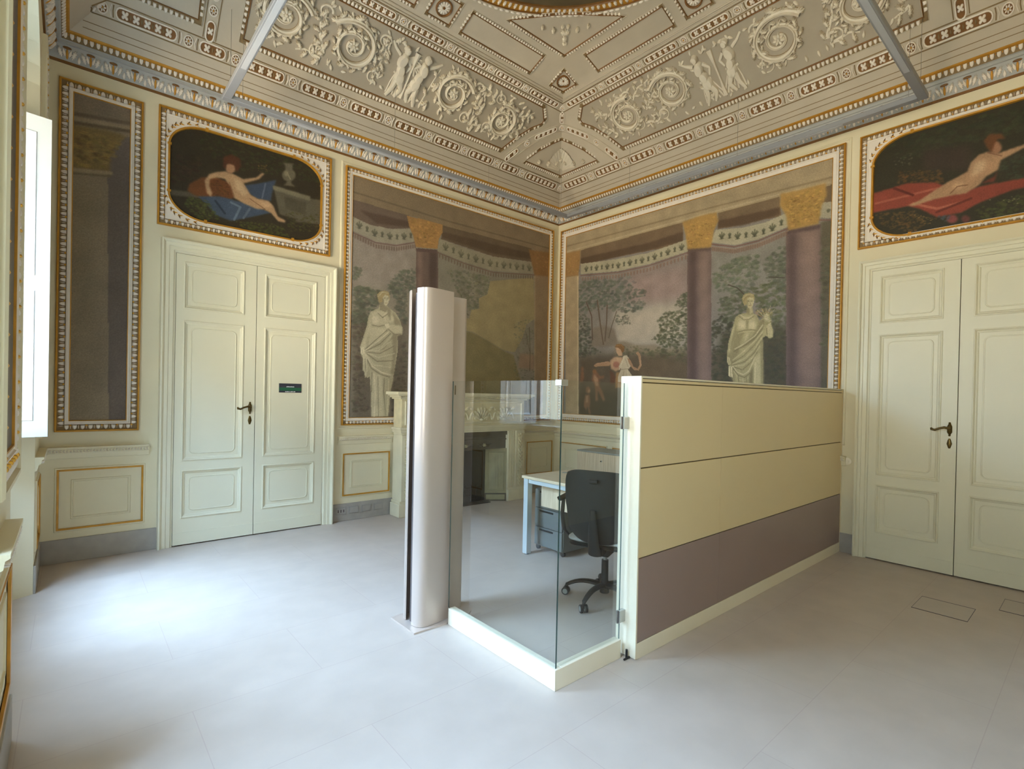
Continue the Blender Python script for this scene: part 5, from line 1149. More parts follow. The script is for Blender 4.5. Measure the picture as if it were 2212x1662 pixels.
def overdoor(name, label, key, fn, u0, u1, v0, v1, i0, i1, j0, j1, seed, gain):
    r = empty(name, tuple(float(x) for x in fn(np.array([(u0 + u1) / 2]), np.array([v0]), np.array([0.0]))[0])); tag(r, label, 'painting')
    w = (0.016, 0.042, 0.012); fr = MB(); path = rect(u0, u1, v0, v1)
    fr.sweep(fn, path, [(0, 0), (0, 0.028), (0.005, 0.036), (0.012, 0.036), (0.016, 0.018)], GOLD)
    fr.sweep(fn, path, [(0.016, 0.018), (0.060, 0.014)], TAUPE)
    fr.sweep(fn, path, [(0.060, 0.014), (0.060, 0.024), (0.072, 0.022), (0.072, 0.012)], WHITE)
    op = rrect(i0, i1, j0, j1, 0.30, 0.225, 10)
    fr.sweep(fn, op, [(-0.026, 0.012), (-0.022, 0.024), (-0.010, 0.026)], WHITE); fr.sweep(fn, op, [(-0.010, 0.026), (-0.006, 0.032), (0.006, 0.030), (0.010, 0.008)], GOLD)
    # notched ends of the corner arcs
    for a in (i0 + 0.30, i1 - 0.30):
        for c, s in ((j0, 1), (j1, -1)): fr.box(a - 0.012, a + 0.012, c - 0.014, c + 0.02, 0.010, 0.032, GOLD, fn=lambda x, y, z: pn(fn)(x, y, z))
    for a in (i0, i1):
        for c in (j0 + 0.225, j1 - 0.225): fr.box(a - 0.016, a + 0.016, c - 0.01, c + 0.01, 0.010, 0.032, GOLD, fn=lambda x, y, z: pn(fn)(x, y, z))
    fr.build('frame', r, recalc=False)
    sp = MB(); m = 0.070
    for cx, cy, sx, sy in ((i0, j0, 1, 1), (i1, j0, -1, 1), (i1, j1, -1, -1), (i0, j1, 1, -1)):
        ox, oy = (u0 + m if sx > 0 else u1 - m), (v0 + m if sy > 0 else v1 - m)
        arc = [(cx + sx * (0.30 - 0.30 * math.cos(t)), cy + sy * (0.225 - 0.225 * math.sin(t))) for t in np.linspace(0, math.pi / 2, 12)]
        pts = [(ox, oy), (ox, arc[0][1])] + arc + [(arc[-1][0], oy)]
        P = np.array(pts); sp.add(fn(P[:, 0], P[:, 1], np.full(len(P), 0.018)).tolist(), [(0, i, i + 1) for i in range(1, len(P) - 1)], WHITE)
    # plain fillets along the straight sides
    for (a, c, d, e) in ((u0 + m, i0, j0 + 0.225, j1 - 0.225), (i1, u1 - m, j0 + 0.225, j1 - 0.225), (i0 + 0.30, i1 - 0.30, v0 + m, j0), (i0 + 0.30, i1 - 0.30, j1, v1 - m)):
        P = np.array(rect(a, c, d, e)); sp.add(fn(P[:, 0], P[:, 1], np.full(4, 0.018)).tolist(), [(0, 1, 2, 3)], WHITE)
    sp.build('corner_spandrel', r, recalc=False)
    on = MB(); mm = 0.038; C, D = dirs_along(rect(u0 + mm, u1 - mm, v0 + mm, v1 - mm), True, 0.043, 0.012); E = np.stack([-D[:, 1], D[:, 0]], 1)
    on.domes(fn, C, E, 0.020, 0.0145, 0.030, WHITE, shape=TONGUE); on.domes(fn, C + D * 0.0215, E, 0.017, 0.003, 0.026, WHITE)
    ev = np.arange(len(C)) % 2 == 0; on.domes(fn, C[ev] + E[ev] * 0.013 + D[ev] * 0.0215, E[ev], 0.008, 0.008, 0.036, GOLDB)
    on.build('leaf_ornament', r, smooth=True, recalc=False)
    for cx, cy, sx, sy in ((i0, j0, 1, 1), (i1, j0, -1, 1), (i1, j1, -1, -1), (i0, j1, 1, -1)):
        sg = MB()
        for t, o in ((0.25, 0.030), (0.45, 0.042), (0.65, 0.050), (0.78, 0.056), (0.92, 0.050), (1.12, 0.042), (1.32, 0.030)):
            a = (cx + sx * (0.30 - 0.30 * math.cos(t)) - sx * o * math.cos(t) * 0.9, cy + sy * (0.225 - 0.225 * math.sin(t)) - sy * o * math.sin(t) * 0.9)
            tx, ty = sx * math.sin(t) * 0.3, -sy * math.cos(t) * 0.225
            for k in (-1, 1): sg.domes(fn, [(a[0] + k * 0.006 * sx * math.cos(t), a[1] + k * 0.006 * sy * math.sin(t))], (tx + k * sx * math.cos(t) * 0.22, ty + k * sy * math.sin(t) * 0.22), 0.026, 0.0075, 0.030, GOLDB if k > 0 else BROWN, shape=TEAR)
        sg.build('gilded_leaf_spray', r, smooth=True, recalc=False)
    canvas_object('painted_canvas', key, fn, i0 - 0.01, i1 + 0.01, j0 - 0.01, j1 + 0.01, 0.0052, seed, gain, 0.008, r)
    for ch in r.children: ch.matrix_parent_inverse = Matrix.Translation(-Vector(r.location))
overdoor('overdoor_painting', 'overdoor painting of a reclining child on a blue cloth with a lion', 'over_left', MN, -5.257, -3.654, 3.000, 4.090, -5.172, -3.760, 3.100, 3.985, 7, (1.1, 1.08, 1.05))
overdoor('overdoor_painting', 'overdoor painting of a child lying on a red cloth', 'over_right', ME, -5.710, -4.108, 2.985, 4.080, -5.600, -4.218, 3.045, 3.985, 8, (1.1, 1.08, 1.05))

# ------------------------------------------------------------------ dado: skirting, chair rails, gilt panels
def baseboard(name, fn, u0, u1, h=0.20):
    b = MB(); f = pn(fn); b.box(u0, u1, 0.0, h, 0.0, 0.014, BASE, fn=f, bev=0.003); return tag(b.build(name), kind='structure')
sk = baseboard('baseboard_north', MN, XW, -5.20); b2 = baseboard('baseboard_north', MN, -3.585, -2.80); baseboard('baseboard_north', MN, -0.90, 0.0)
baseboard('baseboard_east', ME, -4.155, 0.0, 0.19); baseboard('baseboard_east', ME, YS, -5.70, 0.19)
baseboard('baseboard_west', MWE, -0.75, 0.0); baseboard('baseboard_west', MWE, -3.55, -2.76)
def chair_rail(name, fn, u0, u1, z=0.952):
    r = MB(); pr_ = [(z - 0.075, 0.0), (z - 0.07, 0.012), (z - 0.03, 0.022), (z - 0.022, 0.034), (z + 0.004, 0.038), (z + 0.012, 0.050), (z + 0.024, 0.050), (z + 0.026, 0.0)]
    f = fn; n = len(pr_); V = []
    for u, i in ((u0, 0.0), (u1, 0.0)):
        for zz, h in pr_: V.append(tuple(f(np.array([u]), np.array([zz]), np.array([h]))[0]))
    r.add(V, [(i, i + 1, n + i + 1, n + i) for i in range(n - 1)] + [tuple(range(n)), tuple(range(2 * n - 1, n - 1, -1))], WALL)
    o = tag(r.build(name), kind='structure')
    m = MB(); c = np.arange(min(u0, u1) + 0.02, max(u0, u1) - 0.01, 0.022)
    for sgn in (1, -1): m.domes(fn, np.stack([c, np.full(len(c), z - 0.010 + 0.006 * sgn)], 1), (1, 0.55 * sgn), 0.012, 0.0045, 0.050, WHITE)
    m.build('braid_ornament', o, smooth=True, recalc=False); return o
chair_rail('trim_2', MN, XW, -5.29); chair_rail('trim_3', MN, -3.52, -2.84, 0.955); chair_rail('trim_4', MN, -0.88, 0.0); chair_rail('trim_5', ME, -4.05, 0.0, 0.93)
chair_rail('trim_6', MWE, -0.75, 0.0); chair_rail('trim_7', MWE, -3.55, -2.98)
tn = [8]
def dado_panel(fn, u0, u1, v0, v1):
    b = MB(); P = rect(u0, u1, v0, v1)
    b.sweep(fn, rect(u0 - 0.016, u1 + 0.016, v0 - 0.016, v1 + 0.016), [(0, 0), (0.004, 0.010), (0.014, 0.012)], WALL)
    b.sweep(fn, P, [(-0.002, 0.012), (0.0, 0.016), (0.013, 0.014), (0.014, 0.004)], GOLD)
    iu = 0.09 * min(1, (u1 - u0) / 0.55)
    b.sweep(fn, rect(u0 + iu, u1 - iu, v0 + iu * 0.95, v1 - iu * 0.95), [(0, 0), (0.004, 0.007), (0.010, 0.005), (0.018, 0.008), (0.022, 0.0)], WALL)
    o = tag(b.build('trim_%d' % tn[0], recalc=False), kind='structure'); tn[0] += 1
dado_panel(MN, -5.92, -5.33, 0.276, 0.785); dado_panel(MN, -3.458, -2.869, 0.287, 0.776); dado_panel(MN, -0.60, -0.055, 0.29, 0.785)
dado_panel(ME, -1.05, -0.137, 0.29, 0.774); dado_panel(ME, -2.9, -1.164, 0.29, 0.771); dado_panel(ME, -4.0, -3.0, 0.29, 0.771)
dado_panel(MWE, -0.62, -0.14, 0.29, 0.78); dado_panel(MWE, -3.42, -2.88, 0.29, 0.78)
# raised strips beside the large murals
for fn, u0, u1 in ((MN, -3.535, -0.07), (ME, -4.035, -0.035)):
    b = MB(); b.sweep(fn, rect(u0, u1, 1.06, 4.12), [(0, 0), (0.006, 0.010), (0.020, 0.012), (0.024, 0.004), (0.04, 0.004)], WALL); tag(b.build('trim_%d' % tn[0], recalc=False), kind='structure'); tn[0] += 1

# ------------------------------------------------------------------ double doors
def handle_set(parent, fn, u, z, dr):
    h = MB(); f = pn(fn)
    h.tube([(u, z + 0.045, 0.036), (u, z + 0.02, 0.040), (u, z - 0.03, 0.040), (u, z - 0.05, 0.036)], [0.008, 0.018, 0.018, 0.007], BRASS, fn=f)
    h.lathe([(0.007, 0), (0.009, 0.006), (0.0, 0.01)], (0, 0, 0), BRASS, k=10, fn=lambda x, y, zz: f(u + x, z + 0.05 + y, 0.036 + zz))
    h.lathe([(0.007, 0), (0.009, 0.006), (0.0, 0.01)], (0, 0, 0), BRASS, k=10, fn=lambda x, y, zz: f(u + x, z - 0.056 + y, 0.036 + zz))
    h.tube([(u, z, 0.036), (u, z + 0.004, 0.075), (u + dr * 0.03, z + 0.012, 0.082), (u + dr * 0.065, z + 0.002, 0.082), (u + dr * 0.095, z - 0.014, 0.080), (u + dr * 0.118, z - 0.008, 0.078), (u + dr * 0.122, z + 0.006, 0.078)], [0.010, 0.011, 0.0105, 0.009, 0.010, 0.012, 0.007], BRASS, fn=f)
    h.build('door_handle', parent, smooth=True)
    e = MB(); e.tube([(u, z - 0.085, 0.036), (u, z - 0.10, 0.038), (u, z - 0.13, 0.040), (u, z - 0.155, 0.038), (u, z - 0.17, 0.036)], [(0.005, 0.006), (0.005, 0.012), (0.006, 0.019), (0.005, 0.012), (0.005, 0.007)], BRASS, fn=f)
    e.build('keyhole_escutcheon', parent, smooth=True)
def double_door(name, fn, a, mid, c, top, order, handle_u, handle_z, dr, cw):
    """a..c leaf edges, cw casing width"""
    root = MB(); f = pn(fn)
    lo, hi = min(a, c), max(a, c)
    # casing: stepped architrave on jambs and head
    path = [(lo, 0.0), (lo, top), (hi, top), (hi, 0.0)]
    root.sweep(fn, path, [(0.0, 0.0), (0.0, 0.030), (0.014, 0.036), (0.020, 0.046), (0.052, 0.046), (0.056, 0.054), (0.084, 0.056), (0.090, 0.066), (cw - 0.022, 0.070), (cw - 0.012, 0.080), (cw, 0.078), (cw + 0.004, 0.0)], DOORP, closed=False)
    r = tag(root.build(name), kind='structure')
    for u0, u1 in ((lo, mid), (mid, hi)):
        g = 0.003; L = MB(); x0, x1 = u0 + g, u1 - g; y0, y1 = 0.012, top - 0.004
        inl, inr = (0.066, 0.110) if order > 0 else (0.066, 0.110)
        if fn is ME: inl, inr = (0.110, 0.066) if u1 == hi else (0.066, 0.090)
        if fn is MN: inl, inr = (0.062, 0.112) if u0 == lo else (0.078, 0.092)
        zs = [(0.262, 0.715), (0.806, 2.135), (2.246, 2.688)]
        L.box(x0, x1, y0, y1, 0.006, 0.020, DOORP, fn=f)
        L.box(x0, x0 + inl, y0, y1, 0.020, 0.036, DOORP, fn=f); L.box(x1 - inr, x1, y0, y1, 0.020, 0.036, DOORP, fn=f)
        pz = y0
        for z0, z1 in zs: L.box(x0 + inl, x1 - inr, pz, z0, 0.020, 0.036, DOORP, fn=f); pz = z1
        L.box(x0 + inl, x1 - inr, pz, y1, 0.020, 0.036, DOORP, fn=f)
        L.box(x0, x1, y0, 0.125, 0.036, 0.041, DOORP, fn=f)
        for z0, z1 in zs:
            L.sweep(fn, rect(x0 + inl, x1 - inr, z0, z1), [(-0.002, 0.036), (0.0, 0.043), (0.007, 0.045), (0.014, 0.038), (0.018, 0.030), (0.026, 0.028), (0.034, 0.021)], DOORP)
            L.sweep(fn, rrect(x0 + inl + 0.062, x1 - inr - 0.062, z0 + 0.062, z1 - 0.062, 0.045), [(0, 0.020), (0.003, 0.027), (0.008, 0.027), (0.012, 0.024), (0.016, 0.024)], DOORP)
            P = rrect(x0 + inl + 0.076, x1 - inr - 0.076, z0 + 0.076, z1 - 0.076, 0.033); L.prism(P, 0.020, 0.0245, DOORP, fn=f)
        lf = L.build('door_leaf', r, recalc=True)
        if u0 <= handle_u <= u1: handle_set(lf, fn, handle_u, handle_z, dr)
    # dark seam behind the leaves
    s = MB(); s.box(lo, hi, 0.0, top, 0.0, 0.006, GAP, fn=f); s.build('rebate', r)
    return r
d1 = double_door('door_1', MN, -5.106, -4.407, -3.706, 2.762, 1, -4.455, 1.310, -1, 0.115)
d2 = double_door('door_2', ME, -4.239, -4.889, -5.540, 2.752, -1, -4.840, 1.278, 1, 0.100)
b = MB(); f = pn(MN)
sg = tag(empty('door_sign', (-4.06, -0.02, 1.517)), 'small charcoal and green name plate on the right leaf of the left door', 'sign')
b.box(-4.174, -3.944, 1.469, 1.566, 0.0245, 0.031, SIGN, fn=f, bev=0.001); p = b.build('plate', sg)
b = MB(); b.box(-4.172, -3.946, 1.489, 1.522, 0.031, 0.0318, SIGNG, fn=f); p2 = b.build('green_band', sg)
b = MB(); random.seed(5)
x = -4.100
while x < -4.022: w_ = random.uniform(0.004, 0.007); b.box(x, x + w_, 1.527, 1.527 + random.choice((0.009, 0.007)), 0.031, 0.0322, SIGNW, fn=f); x += w_ + 0.0012
b.build('lettering', sg); b = MB(); x = -4.112
while x < -4.008: w_ = random.uniform(0.0035, 0.006); b.box(x, x + w_, 1.475, 1.475 + random.choice((0.008, 0.006)), 0.031, 0.0322, SIGNW, fn=f); x += w_ + random.choice((0.0012, 0.0012, 0.004))
b.build('lettering', sg)
for ch in sg.children: ch.matrix_parent_inverse = Matrix.Translation(-Vector(sg.location))

# wall sockets set in the skirting right of the left door
def socket(u, w, h, label, pins):
    r = tag(empty('wall_socket', (u, -0.014, 0.12)), label, 'socket', 'grey plates set in the skirting')
    b = MB(); b.box(u - w / 2, u + w / 2, 0.12 - h / 2, 0.12 + h / 2, 0.0145, 0.0215, SOCK, fn=f, bev=0.002); b.build('cover_plate', r)
    b = MB(); b.box(u - w / 2 + 0.012, u + w / 2 - 0.012, 0.12 - h / 2 + 0.012, 0.12 + h / 2 - 0.012, 0.0215, 0.0235, BASE, fn=f)
    if pins:
        for k in range(pins): b.box(u - 0.032 + k * 0.032 - 0.007, u - 0.032 + k * 0.032 + 0.007, 0.103, 0.135, 0.0235, 0.0245, ALUD, fn=f)
    b.build('insert', r)
    for ch in r.children: ch.matrix_parent_inverse = Matrix.Translation(-Vector(r.location))
socket(-3.475, 0.125, 0.082, 'grey three-gang socket in the skirting, nearest the left door', 3)
socket(-3.32, 0.115, 0.080, 'blank grey plate in the skirting, next to the three-gang socket', 0)
socket(-3.165, 0.115, 0.080, 'grey skirting plate, third from the left door', 0)
socket(-3.01, 0.115, 0.080, 'grey skirting plate nearest the fireplace', 0)
b = MB(); fe = pn(ME); b.lathe([(0.0, 0.0), (0.034, 0.0), (0.036, 0.005), (0.030, 0.009), (0.016, 0.011), (0.015, 0.016), (0.0, 0.017)], (0, 0, 0), LAMW, k=24, fn=lambda x, y, z: fe(-4.060 + x, 0.905 + y, z + 0.0))
tag(b.build('wall_switch', smooth=True), 'small round ivory switch on the wall where the partition meets it', 'switch')

# ------------------------------------------------------------------ window recesses, windows, shutter
def window(name, y0, y1):
    iy0, iy1 = y0 - 0.25, y1 + 0.25; z0, z1 = 1.10, 3.42; x = XI - 0.10
    b = MB(); fw_ = 0.06
    for a, c, d, e in ((iy1, iy1 + fw_, z0, z1), (iy0 - fw_, iy0, z0, z1), (iy1, iy0, z0, z0 + fw_), (iy1, iy0, z1 - fw_, z1)): b.box(x - 0.03, x + 0.03, a, c, d, e, SHUT, bev=0.004)
    r = tag(b.build(name), kind='structure')
    m = (iy0 + iy1) / 2
    for p0, p1 in ((iy1 + fw_, m), (m, iy0 - fw_)):
        c = MB(); t = 0.05
        for a, q, d, e in ((p0, p0 + t, z0 + fw_, z1 - fw_), (p1 - t, p1, z0 + fw_, z1 - fw_), (p0, p1, z0 + fw_, z0 + fw_ + t), (p0, p1, z1 - fw_ - t, z1 - fw_), (p0, p1, 2.55, 2.60)): c.box(x - 0.02, x + 0.025, a, q, d, e, SHUT, bev=0.003)
        cs = c.build('casement', r)
        g = MB(); g.box(x - 0.003, x + 0.003, p0 + t - 0.003, p1 - t + 0.003, z0 + fw_ + t - 0.003, z1 - fw_ - t + 0.003, GLASS); g.build('pane', cs)
    s = MB(); s.box(XI - 0.01, XI + 0.05, iy1 + 0.005, iy0 - 0.005, 1.10, 1.13, SHUT, bev=0.004); s.build('window_sill', r)
    return r
w1 = window('window_1', *REC[0]); w2 = window('window_2', *REC[1])
# open inner shutter: seen left in the photo and again, mirrored, in the glass screen
def shutter_leaf(root, x0, y0, x1, y1, z0, z1, zm):
    d = Vector((x1 - x0, y1 - y0, 0)); L = d.length; d.normalize(); n = Vector((d.y, -d.x, 0))
    F_ = lambda a, z, t: (x0 + d.x * a + n.x * t, y0 + d.y * a + n.y * t, z)
    b = MB(); th = 0.034; st = 0.075
    fx = lambda a, t, z: F_(a, z, t)
    b.box(0, L, -th * 0.28, th * 0.28, z0, z1, SHUT, fn=fx)
    for a, c in ((0, st), (L - st, L)): b.box(a, c, -th / 2, th / 2, z0, z1, SHUT, fn=fx)
    for a, c in ((z0, z0 + 0.11), (zm - 0.05, zm + 0.05), (z1 - 0.11, z1)): b.box(st, L - st, -th / 2, th / 2, a, c, SHUT, fn=fx)
    for s in (1, -1):
        MF = lambda u, v, h, s=s: np.stack([x0 + d.x * u + n.x * s * h, y0 + d.y * u + n.y * s * h, v], -1)
        for a, c in ((z0 + 0.11, zm - 0.05), (zm + 0.05, z1 - 0.11)): b.sweep(MF, rect(st, L - st, a, c), [(-0.002, th / 2), (0.004, th / 2 + 0.004), (0.014, th / 2 - 0.002), (0.026, th * 0.28)], SHUT)
        for a, c in ((z0 + 0.11, zm - 0.05), (zm + 0.05, z1 - 0.11)): b.sweep(MF, rect(st + 0.06, L - st - 0.06, a + 0.06, c - 0.06), [(0, th * 0.28), (0.006, th * 0.28 + 0.004), (0.012, th * 0.28)], SHUT)
    return b.build('leaf', root)
sh = tag(empty('window_shutter', (-6.45, -1.05, 1.146)), 'white panelled inner shutter folded open into the room at the window recess', 'shutter')
lf = shutter_leaf(sh, -6.46, -1.10, -5.962, -1.00, 1.146, 3.30, 2.18)
for z in (1.45, 2.9):
    hg = MB(); hg.tube([(-6.462, -1.10, z), (-6.462, -1.10, z + 0.09)], 0.008, STEEL); hg.build('hinge', sh)
sh2 = tag(empty('window_shutter', (-6.45, -2.42, 1.146)), 'white inner shutter of the same window, against the near pier', 'shutter')
shutter_leaf(sh2, -6.46, -2.44, -6.08, -2.60, 1.146, 3.30, 2.18)
for q in (sh, sh2):
    for ch in q.children: ch.matrix_parent_inverse = Matrix.Translation(-Vector(q.location))
# access panel outline on the jamb
b = MB(); JM = lambda u, v, h: np.stack([XW - u * 0.859 + h * -0.51, -0.75 - u * 0.512 + h * -0.859, v], -1)
b.sweep(JM, rect(0.10, 0.36, 0.30, 0.50), [(0, 0), (0.003, 0.003), (0.006, 0)], WALL); tag(b.build('trim_%d' % tn[0], recalc=False), kind='structure')
# facade across the street
fa = tag(empty('building', (-15.0, -2.0, -6.0)), 'pale facade across the street, mirrored in the glass screen', 'building')
b = MB(); b.box(-15.6, -15.0, -14.0, 10.0, -6.0, 4.2, FACADE); b.build('facade_wall', fa)
for y in (-9.0, -6.0, -3.0, 0.0, 3.0, 6.0):
    for z in (-3.0, 0.9):
        b = MB(); b.box(-15.0, -14.93, y - 0.62, y + 0.62, z - 0.12, z + 2.12, WHITE); w_ = b.build('window_surround', fa)
        b = MB()
        for s in (-1, 1):
            b.box(-14.93, -14.88, y + s * 0.26 - 0.24, y + s * 0.26 + 0.24, z, z + 2.0, FSHUT)
            for k in range(16): b.box(-14.88, -14.865, y + s * 0.26 - 0.19, y + s * 0.26 + 0.19, z + 0.12 + k * 0.115, z + 0.17 + k * 0.115, FSHUT)
        b.build('louvred_shutter', w_)
for ch in fa.children: ch.matrix_parent_inverse = Matrix.Translation(-Vector(fa.location))

# ------------------------------------------------------------------ marble fireplace
fp = tag(empty('fireplace', (-1.86, -0.13, 0)), 'carved cream marble fireplace against the wall left of the room corner', 'fireplace')
X0, X1, YF = -2.84, -0.88, -0.24
b = MB()
for z0, z1, o in ((1.415, 1.435, 0.03), (1.435, 1.455, 0.06), (1.455, 1.470, 0.085), (1.470, 1.505, 0.11)): b.box(X0 - o, X1 + o, YF - o, -0.038, z0, z1, MARBLE, bev=0.004)
n_ = 60; c = np.linspace(X0 - 0.05, X1 + 0.05, n_)
MFp = lambda u, v, h: np.stack([u, YF - 0.06 - np.asarray(h, float), v], -1)
b.domes(MFp, np.stack([c, np.full(n_, 1.445)], 1), (0, 1), 0.010, 0.012, 0.012, MARBLE2)
b.build('mantel_shelf', fp)
b = MB(); b.box(X0, X1, YF, -0.038, 1.075, 1.415, MARBLE2)
MFf = lambda u, v, h: np.stack([u, YF - np.asarray(h, float), v], -1)
b.sweep(MFf, rect(X0 + 0.04, X1 - 0.04, 1.10, 1.395), [(0, 0), (0.006, 0.012), (0.016, 0.012), (0.022, 0.0)], MARBLE)
for cx in (-2.45, -2.06, -1.66, -1.27):
    for k in range(7):
        a = math.radians(20 + 23.3 * k); r = 0.085
        b.domes(MFf, [(cx + math.cos(a) * r, 1.15 + math.sin(a) * r * 1.15)], (math.cos(a), math.sin(a) * 1.2), 0.078, 0.022, 0.034, MARBLE, shape=LOBED)
    b.domes(MFf, [(cx, 1.155)], (1, 0), 0.03, 0.02, 0.04, MARBLE)
    for s in (-1, 1):
        P = [(cx + s * (0.09 + 0.10 * q), 1.15 + 0.09 * math.sin(q * 3.1)) for q in np.linspace(0, 1, 12)]; b.ribbon(MFf, P, 0.022, 0.02, MARBLE)
        b.domes(MFf, [(cx + s * 0.165, 1.30)], (s, 0.6), 0.045, 0.018, 0.028, MARBLE, shape=LOBED)
b.build('carved_frieze', fp, recalc=False)
b = MB()
for z0, z1, o in ((0.985, 1.01, 0.0), (1.01, 1.045, 0.015), (1.045, 1.075, 0.03)): b.box(X0 - o + 0.0, X1 + o, YF - o, -0.038, z0, z1, MARBLE, bev=0.003)
b.build('architrave', fp)
for s, a0, a1 in ((-1, X0, -2.55), (1, -1.17, X1)):
    b = MB(); b.box(a0, a1, YF, -0.038, 0.16, 0.985, MARBLE, bev=0.004); b.box(a0 - 0.03 * (s < 0), a1 + 0.03 * (s > 0), YF - 0.03, -0.038, 0.0, 0.16, MARBLE, bev=0.006)
    b.box(a0 - 0.015 * (s < 0), a1 + 0.015 * (s > 0), YF - 0.015, -0.038, 0.16, 0.19, MARBLE, bev=0.003)
    ou = a0 if s < 0 else a1 - 0.155
    b.box(ou, ou + 0.155, YF - 0.022, YF, 0.19, 0.985, MARBLE, bev=0.003)
    MFl = lambda u, v, h: np.stack([u, YF - 0.022 - np.asarray(h, float), v], -1)
    z = np.arange(0.24, 0.96, 0.052)
    for q in (-1, 1): b.domes(MFl, np.stack([np.full(len(z), ou + 0.078 + q * 0.024), z], 1), (q * 0.7, 1), 0.036, 0.015, 0.020, MARBLE2, shape=LOBED)
    b.domes(MFl, np.stack([np.full(len(z), ou + 0.078), z + 0.02], 1), (0, 1), 0.018, 0.010, 0.026, MARBLE2)
    iu = a1 - 0.135 if s < 0 else a0 + 0.005
    for k in range(3): b.box(iu + k * 0.043, iu + k * 0.043 + 0.02, YF - 0.010, YF, 0.19, 0.985, MARBLE, bev=0.003)
    b.build('jamb', fp, recalc=False)
# dark stone inner surround with splayed cheeks
b = MB()
b.box(-2.55, -1.17, YF + 0.02, -0.038, 0.93, 0.985, DSTONE)
b.box(-2.55, -1.17, YF + 0.05, -0.038, 0.74, 0.93, DSTONE, bev=0.004); b.box(-2.55, -1.17, YF + 0.035, -0.038, 0.86, 0.885, DSTONE, bev=0.003)
MFd = lambda u, v, h: np.stack([u, YF + 0.05 - np.asarray(h, float), v], -1)
for cx in (-2.2, -1.86, -1.55):
    b.domes(MFd, [(cx, 0.80)], (1, 0), 0.034, 0.028, 0.022, GSTONE, shape=FLOWER)
    for s in (-1, 1): b.domes(MFd, [(cx + s * 0.08, 0.80)], (s, 0.4), 0.05, 0.018, 0.016, DSTONE, shape=LOBED)
b.build('stone_lintel', fp, recalc=False)
for s, xo, xi in ((-1, -2.55, -2.30), (1, -1.17, -1.42)):
    b = MB(); b.prism([(xo, YF + 0.02), (xi, -0.05), (xi, -0.038), (xo, -0.038)], 0.0, 0.74, GSTONE)
    ln = math.hypot(xi - xo, 0.2); ux, uy = (xi - xo) / ln, (-0.05 - YF - 0.02) / ln; nx, ny = (-uy, ux) if s < 0 else (uy, -ux)
    if ny > 0: nx, ny = -nx, -ny
    MFc = lambda u, v, h, xo=xo, ux=ux, uy=uy, nx=nx, ny=ny: np.stack([xo + ux * u + nx * np.asarray(h, float), YF + 0.02 + uy * u + ny * np.asarray(h, float), v], -1)
    b.sweep(MFc, rect(0.03, ln - 0.03, 0.14, 0.70), [(0, 0), (0.005, 0.010), (0.016, 0.010), (0.022, 0.0)], GSTONE)
    for k in range(3): b.ribbon(MFc, [(0.085 + k * 0.04, 0.18), (0.085 + k * 0.04, 0.64)], 0.016, 0.008, GSTONE)
    b.sweep(MFc, rect(0.0, ln, 0.0, 0.11), [(0, 0), (0.0, 0.014), (0.02, 0.014)], DSTONE)
    b.build('splayed_cheek', fp, recalc=False)
b = MB(); b.box(-2.30, -1.42, -0.05, -0.038, 0.0, 0.74, FIREBLK); b.box(-2.30, -1.42, -0.19, -0.038, 0.0, 0.012, DSTONE)
b.box(-2.26, -1.46, -0.075, -0.05, 0.08, 0.10, FIREBLK); b.box(-2.26, -1.46, -0.075, -0.05, 0.19, 0.21, FIREBLK)
for k in range(9): b.box(-2.24 + k * 0.094, -2.225 + k * 0.094, -0.072, -0.055, 0.03, 0.24, FIREBLK)
b.build('firebox', fp)
for ch in fp.children: ch.matrix_parent_inverse = Matrix.Translation(-Vector(fp.location))

# ------------------------------------------------------------------ floor boxes
HM = mat('hatch_steel_edge', (92, 84, 92), 0.4, metal=0.5, noise=0); HT = mat('hatch_stone', (192, 178, 165), 0.45, noise=0.03)
for x0, x1, y0, y1, lb in ((-1.158, -0.818, -5.135, -4.822, 'flush rectangular floor box lid left of the other, near the right door'), (-0.70, -0.366, -5.57, -5.245, 'flush floor box lid cut by the right edge of the photo')):
    r = tag(empty('floor_box', ((x0 + x1) / 2, (y0 + y1) / 2, 0)), lb, 'floor box'); cx, cy = (x0 + x1) / 2, (y0 + y1) / 2
    b = MB(); FM = lambda u, v, h: np.stack([u, v, np.asarray(h, float)], -1)
    b.sweep(FM, rect(x0 - cx, x1 - cx, y0 - cy, y1 - cy), [(0, 0.0), (0, 0.0015), (0.003, 0.0015)], HM); b.box(x0 - cx + 0.02, x1 - cx - 0.02, y0 - cy, y0 - cy + 0.006, 0.0, 0.0022, HM) if False else None
    b.box(x0 - cx, x0 - cx + 0.008, y0 - cy, y1 - cy, 0, 0.002, HM); b.box(x1 - cx - 0.008, x1 - cx, y0 - cy, y1 - cy, 0, 0.002, HM)
    b.build('metal_rim', r); b = MB(); b.box(x0 - cx + 0.008, x1 - cx - 0.008, y0 - cy + 0.003, y1 - cy - 0.003, 0, 0.0012, HT); b.build('lid', r)

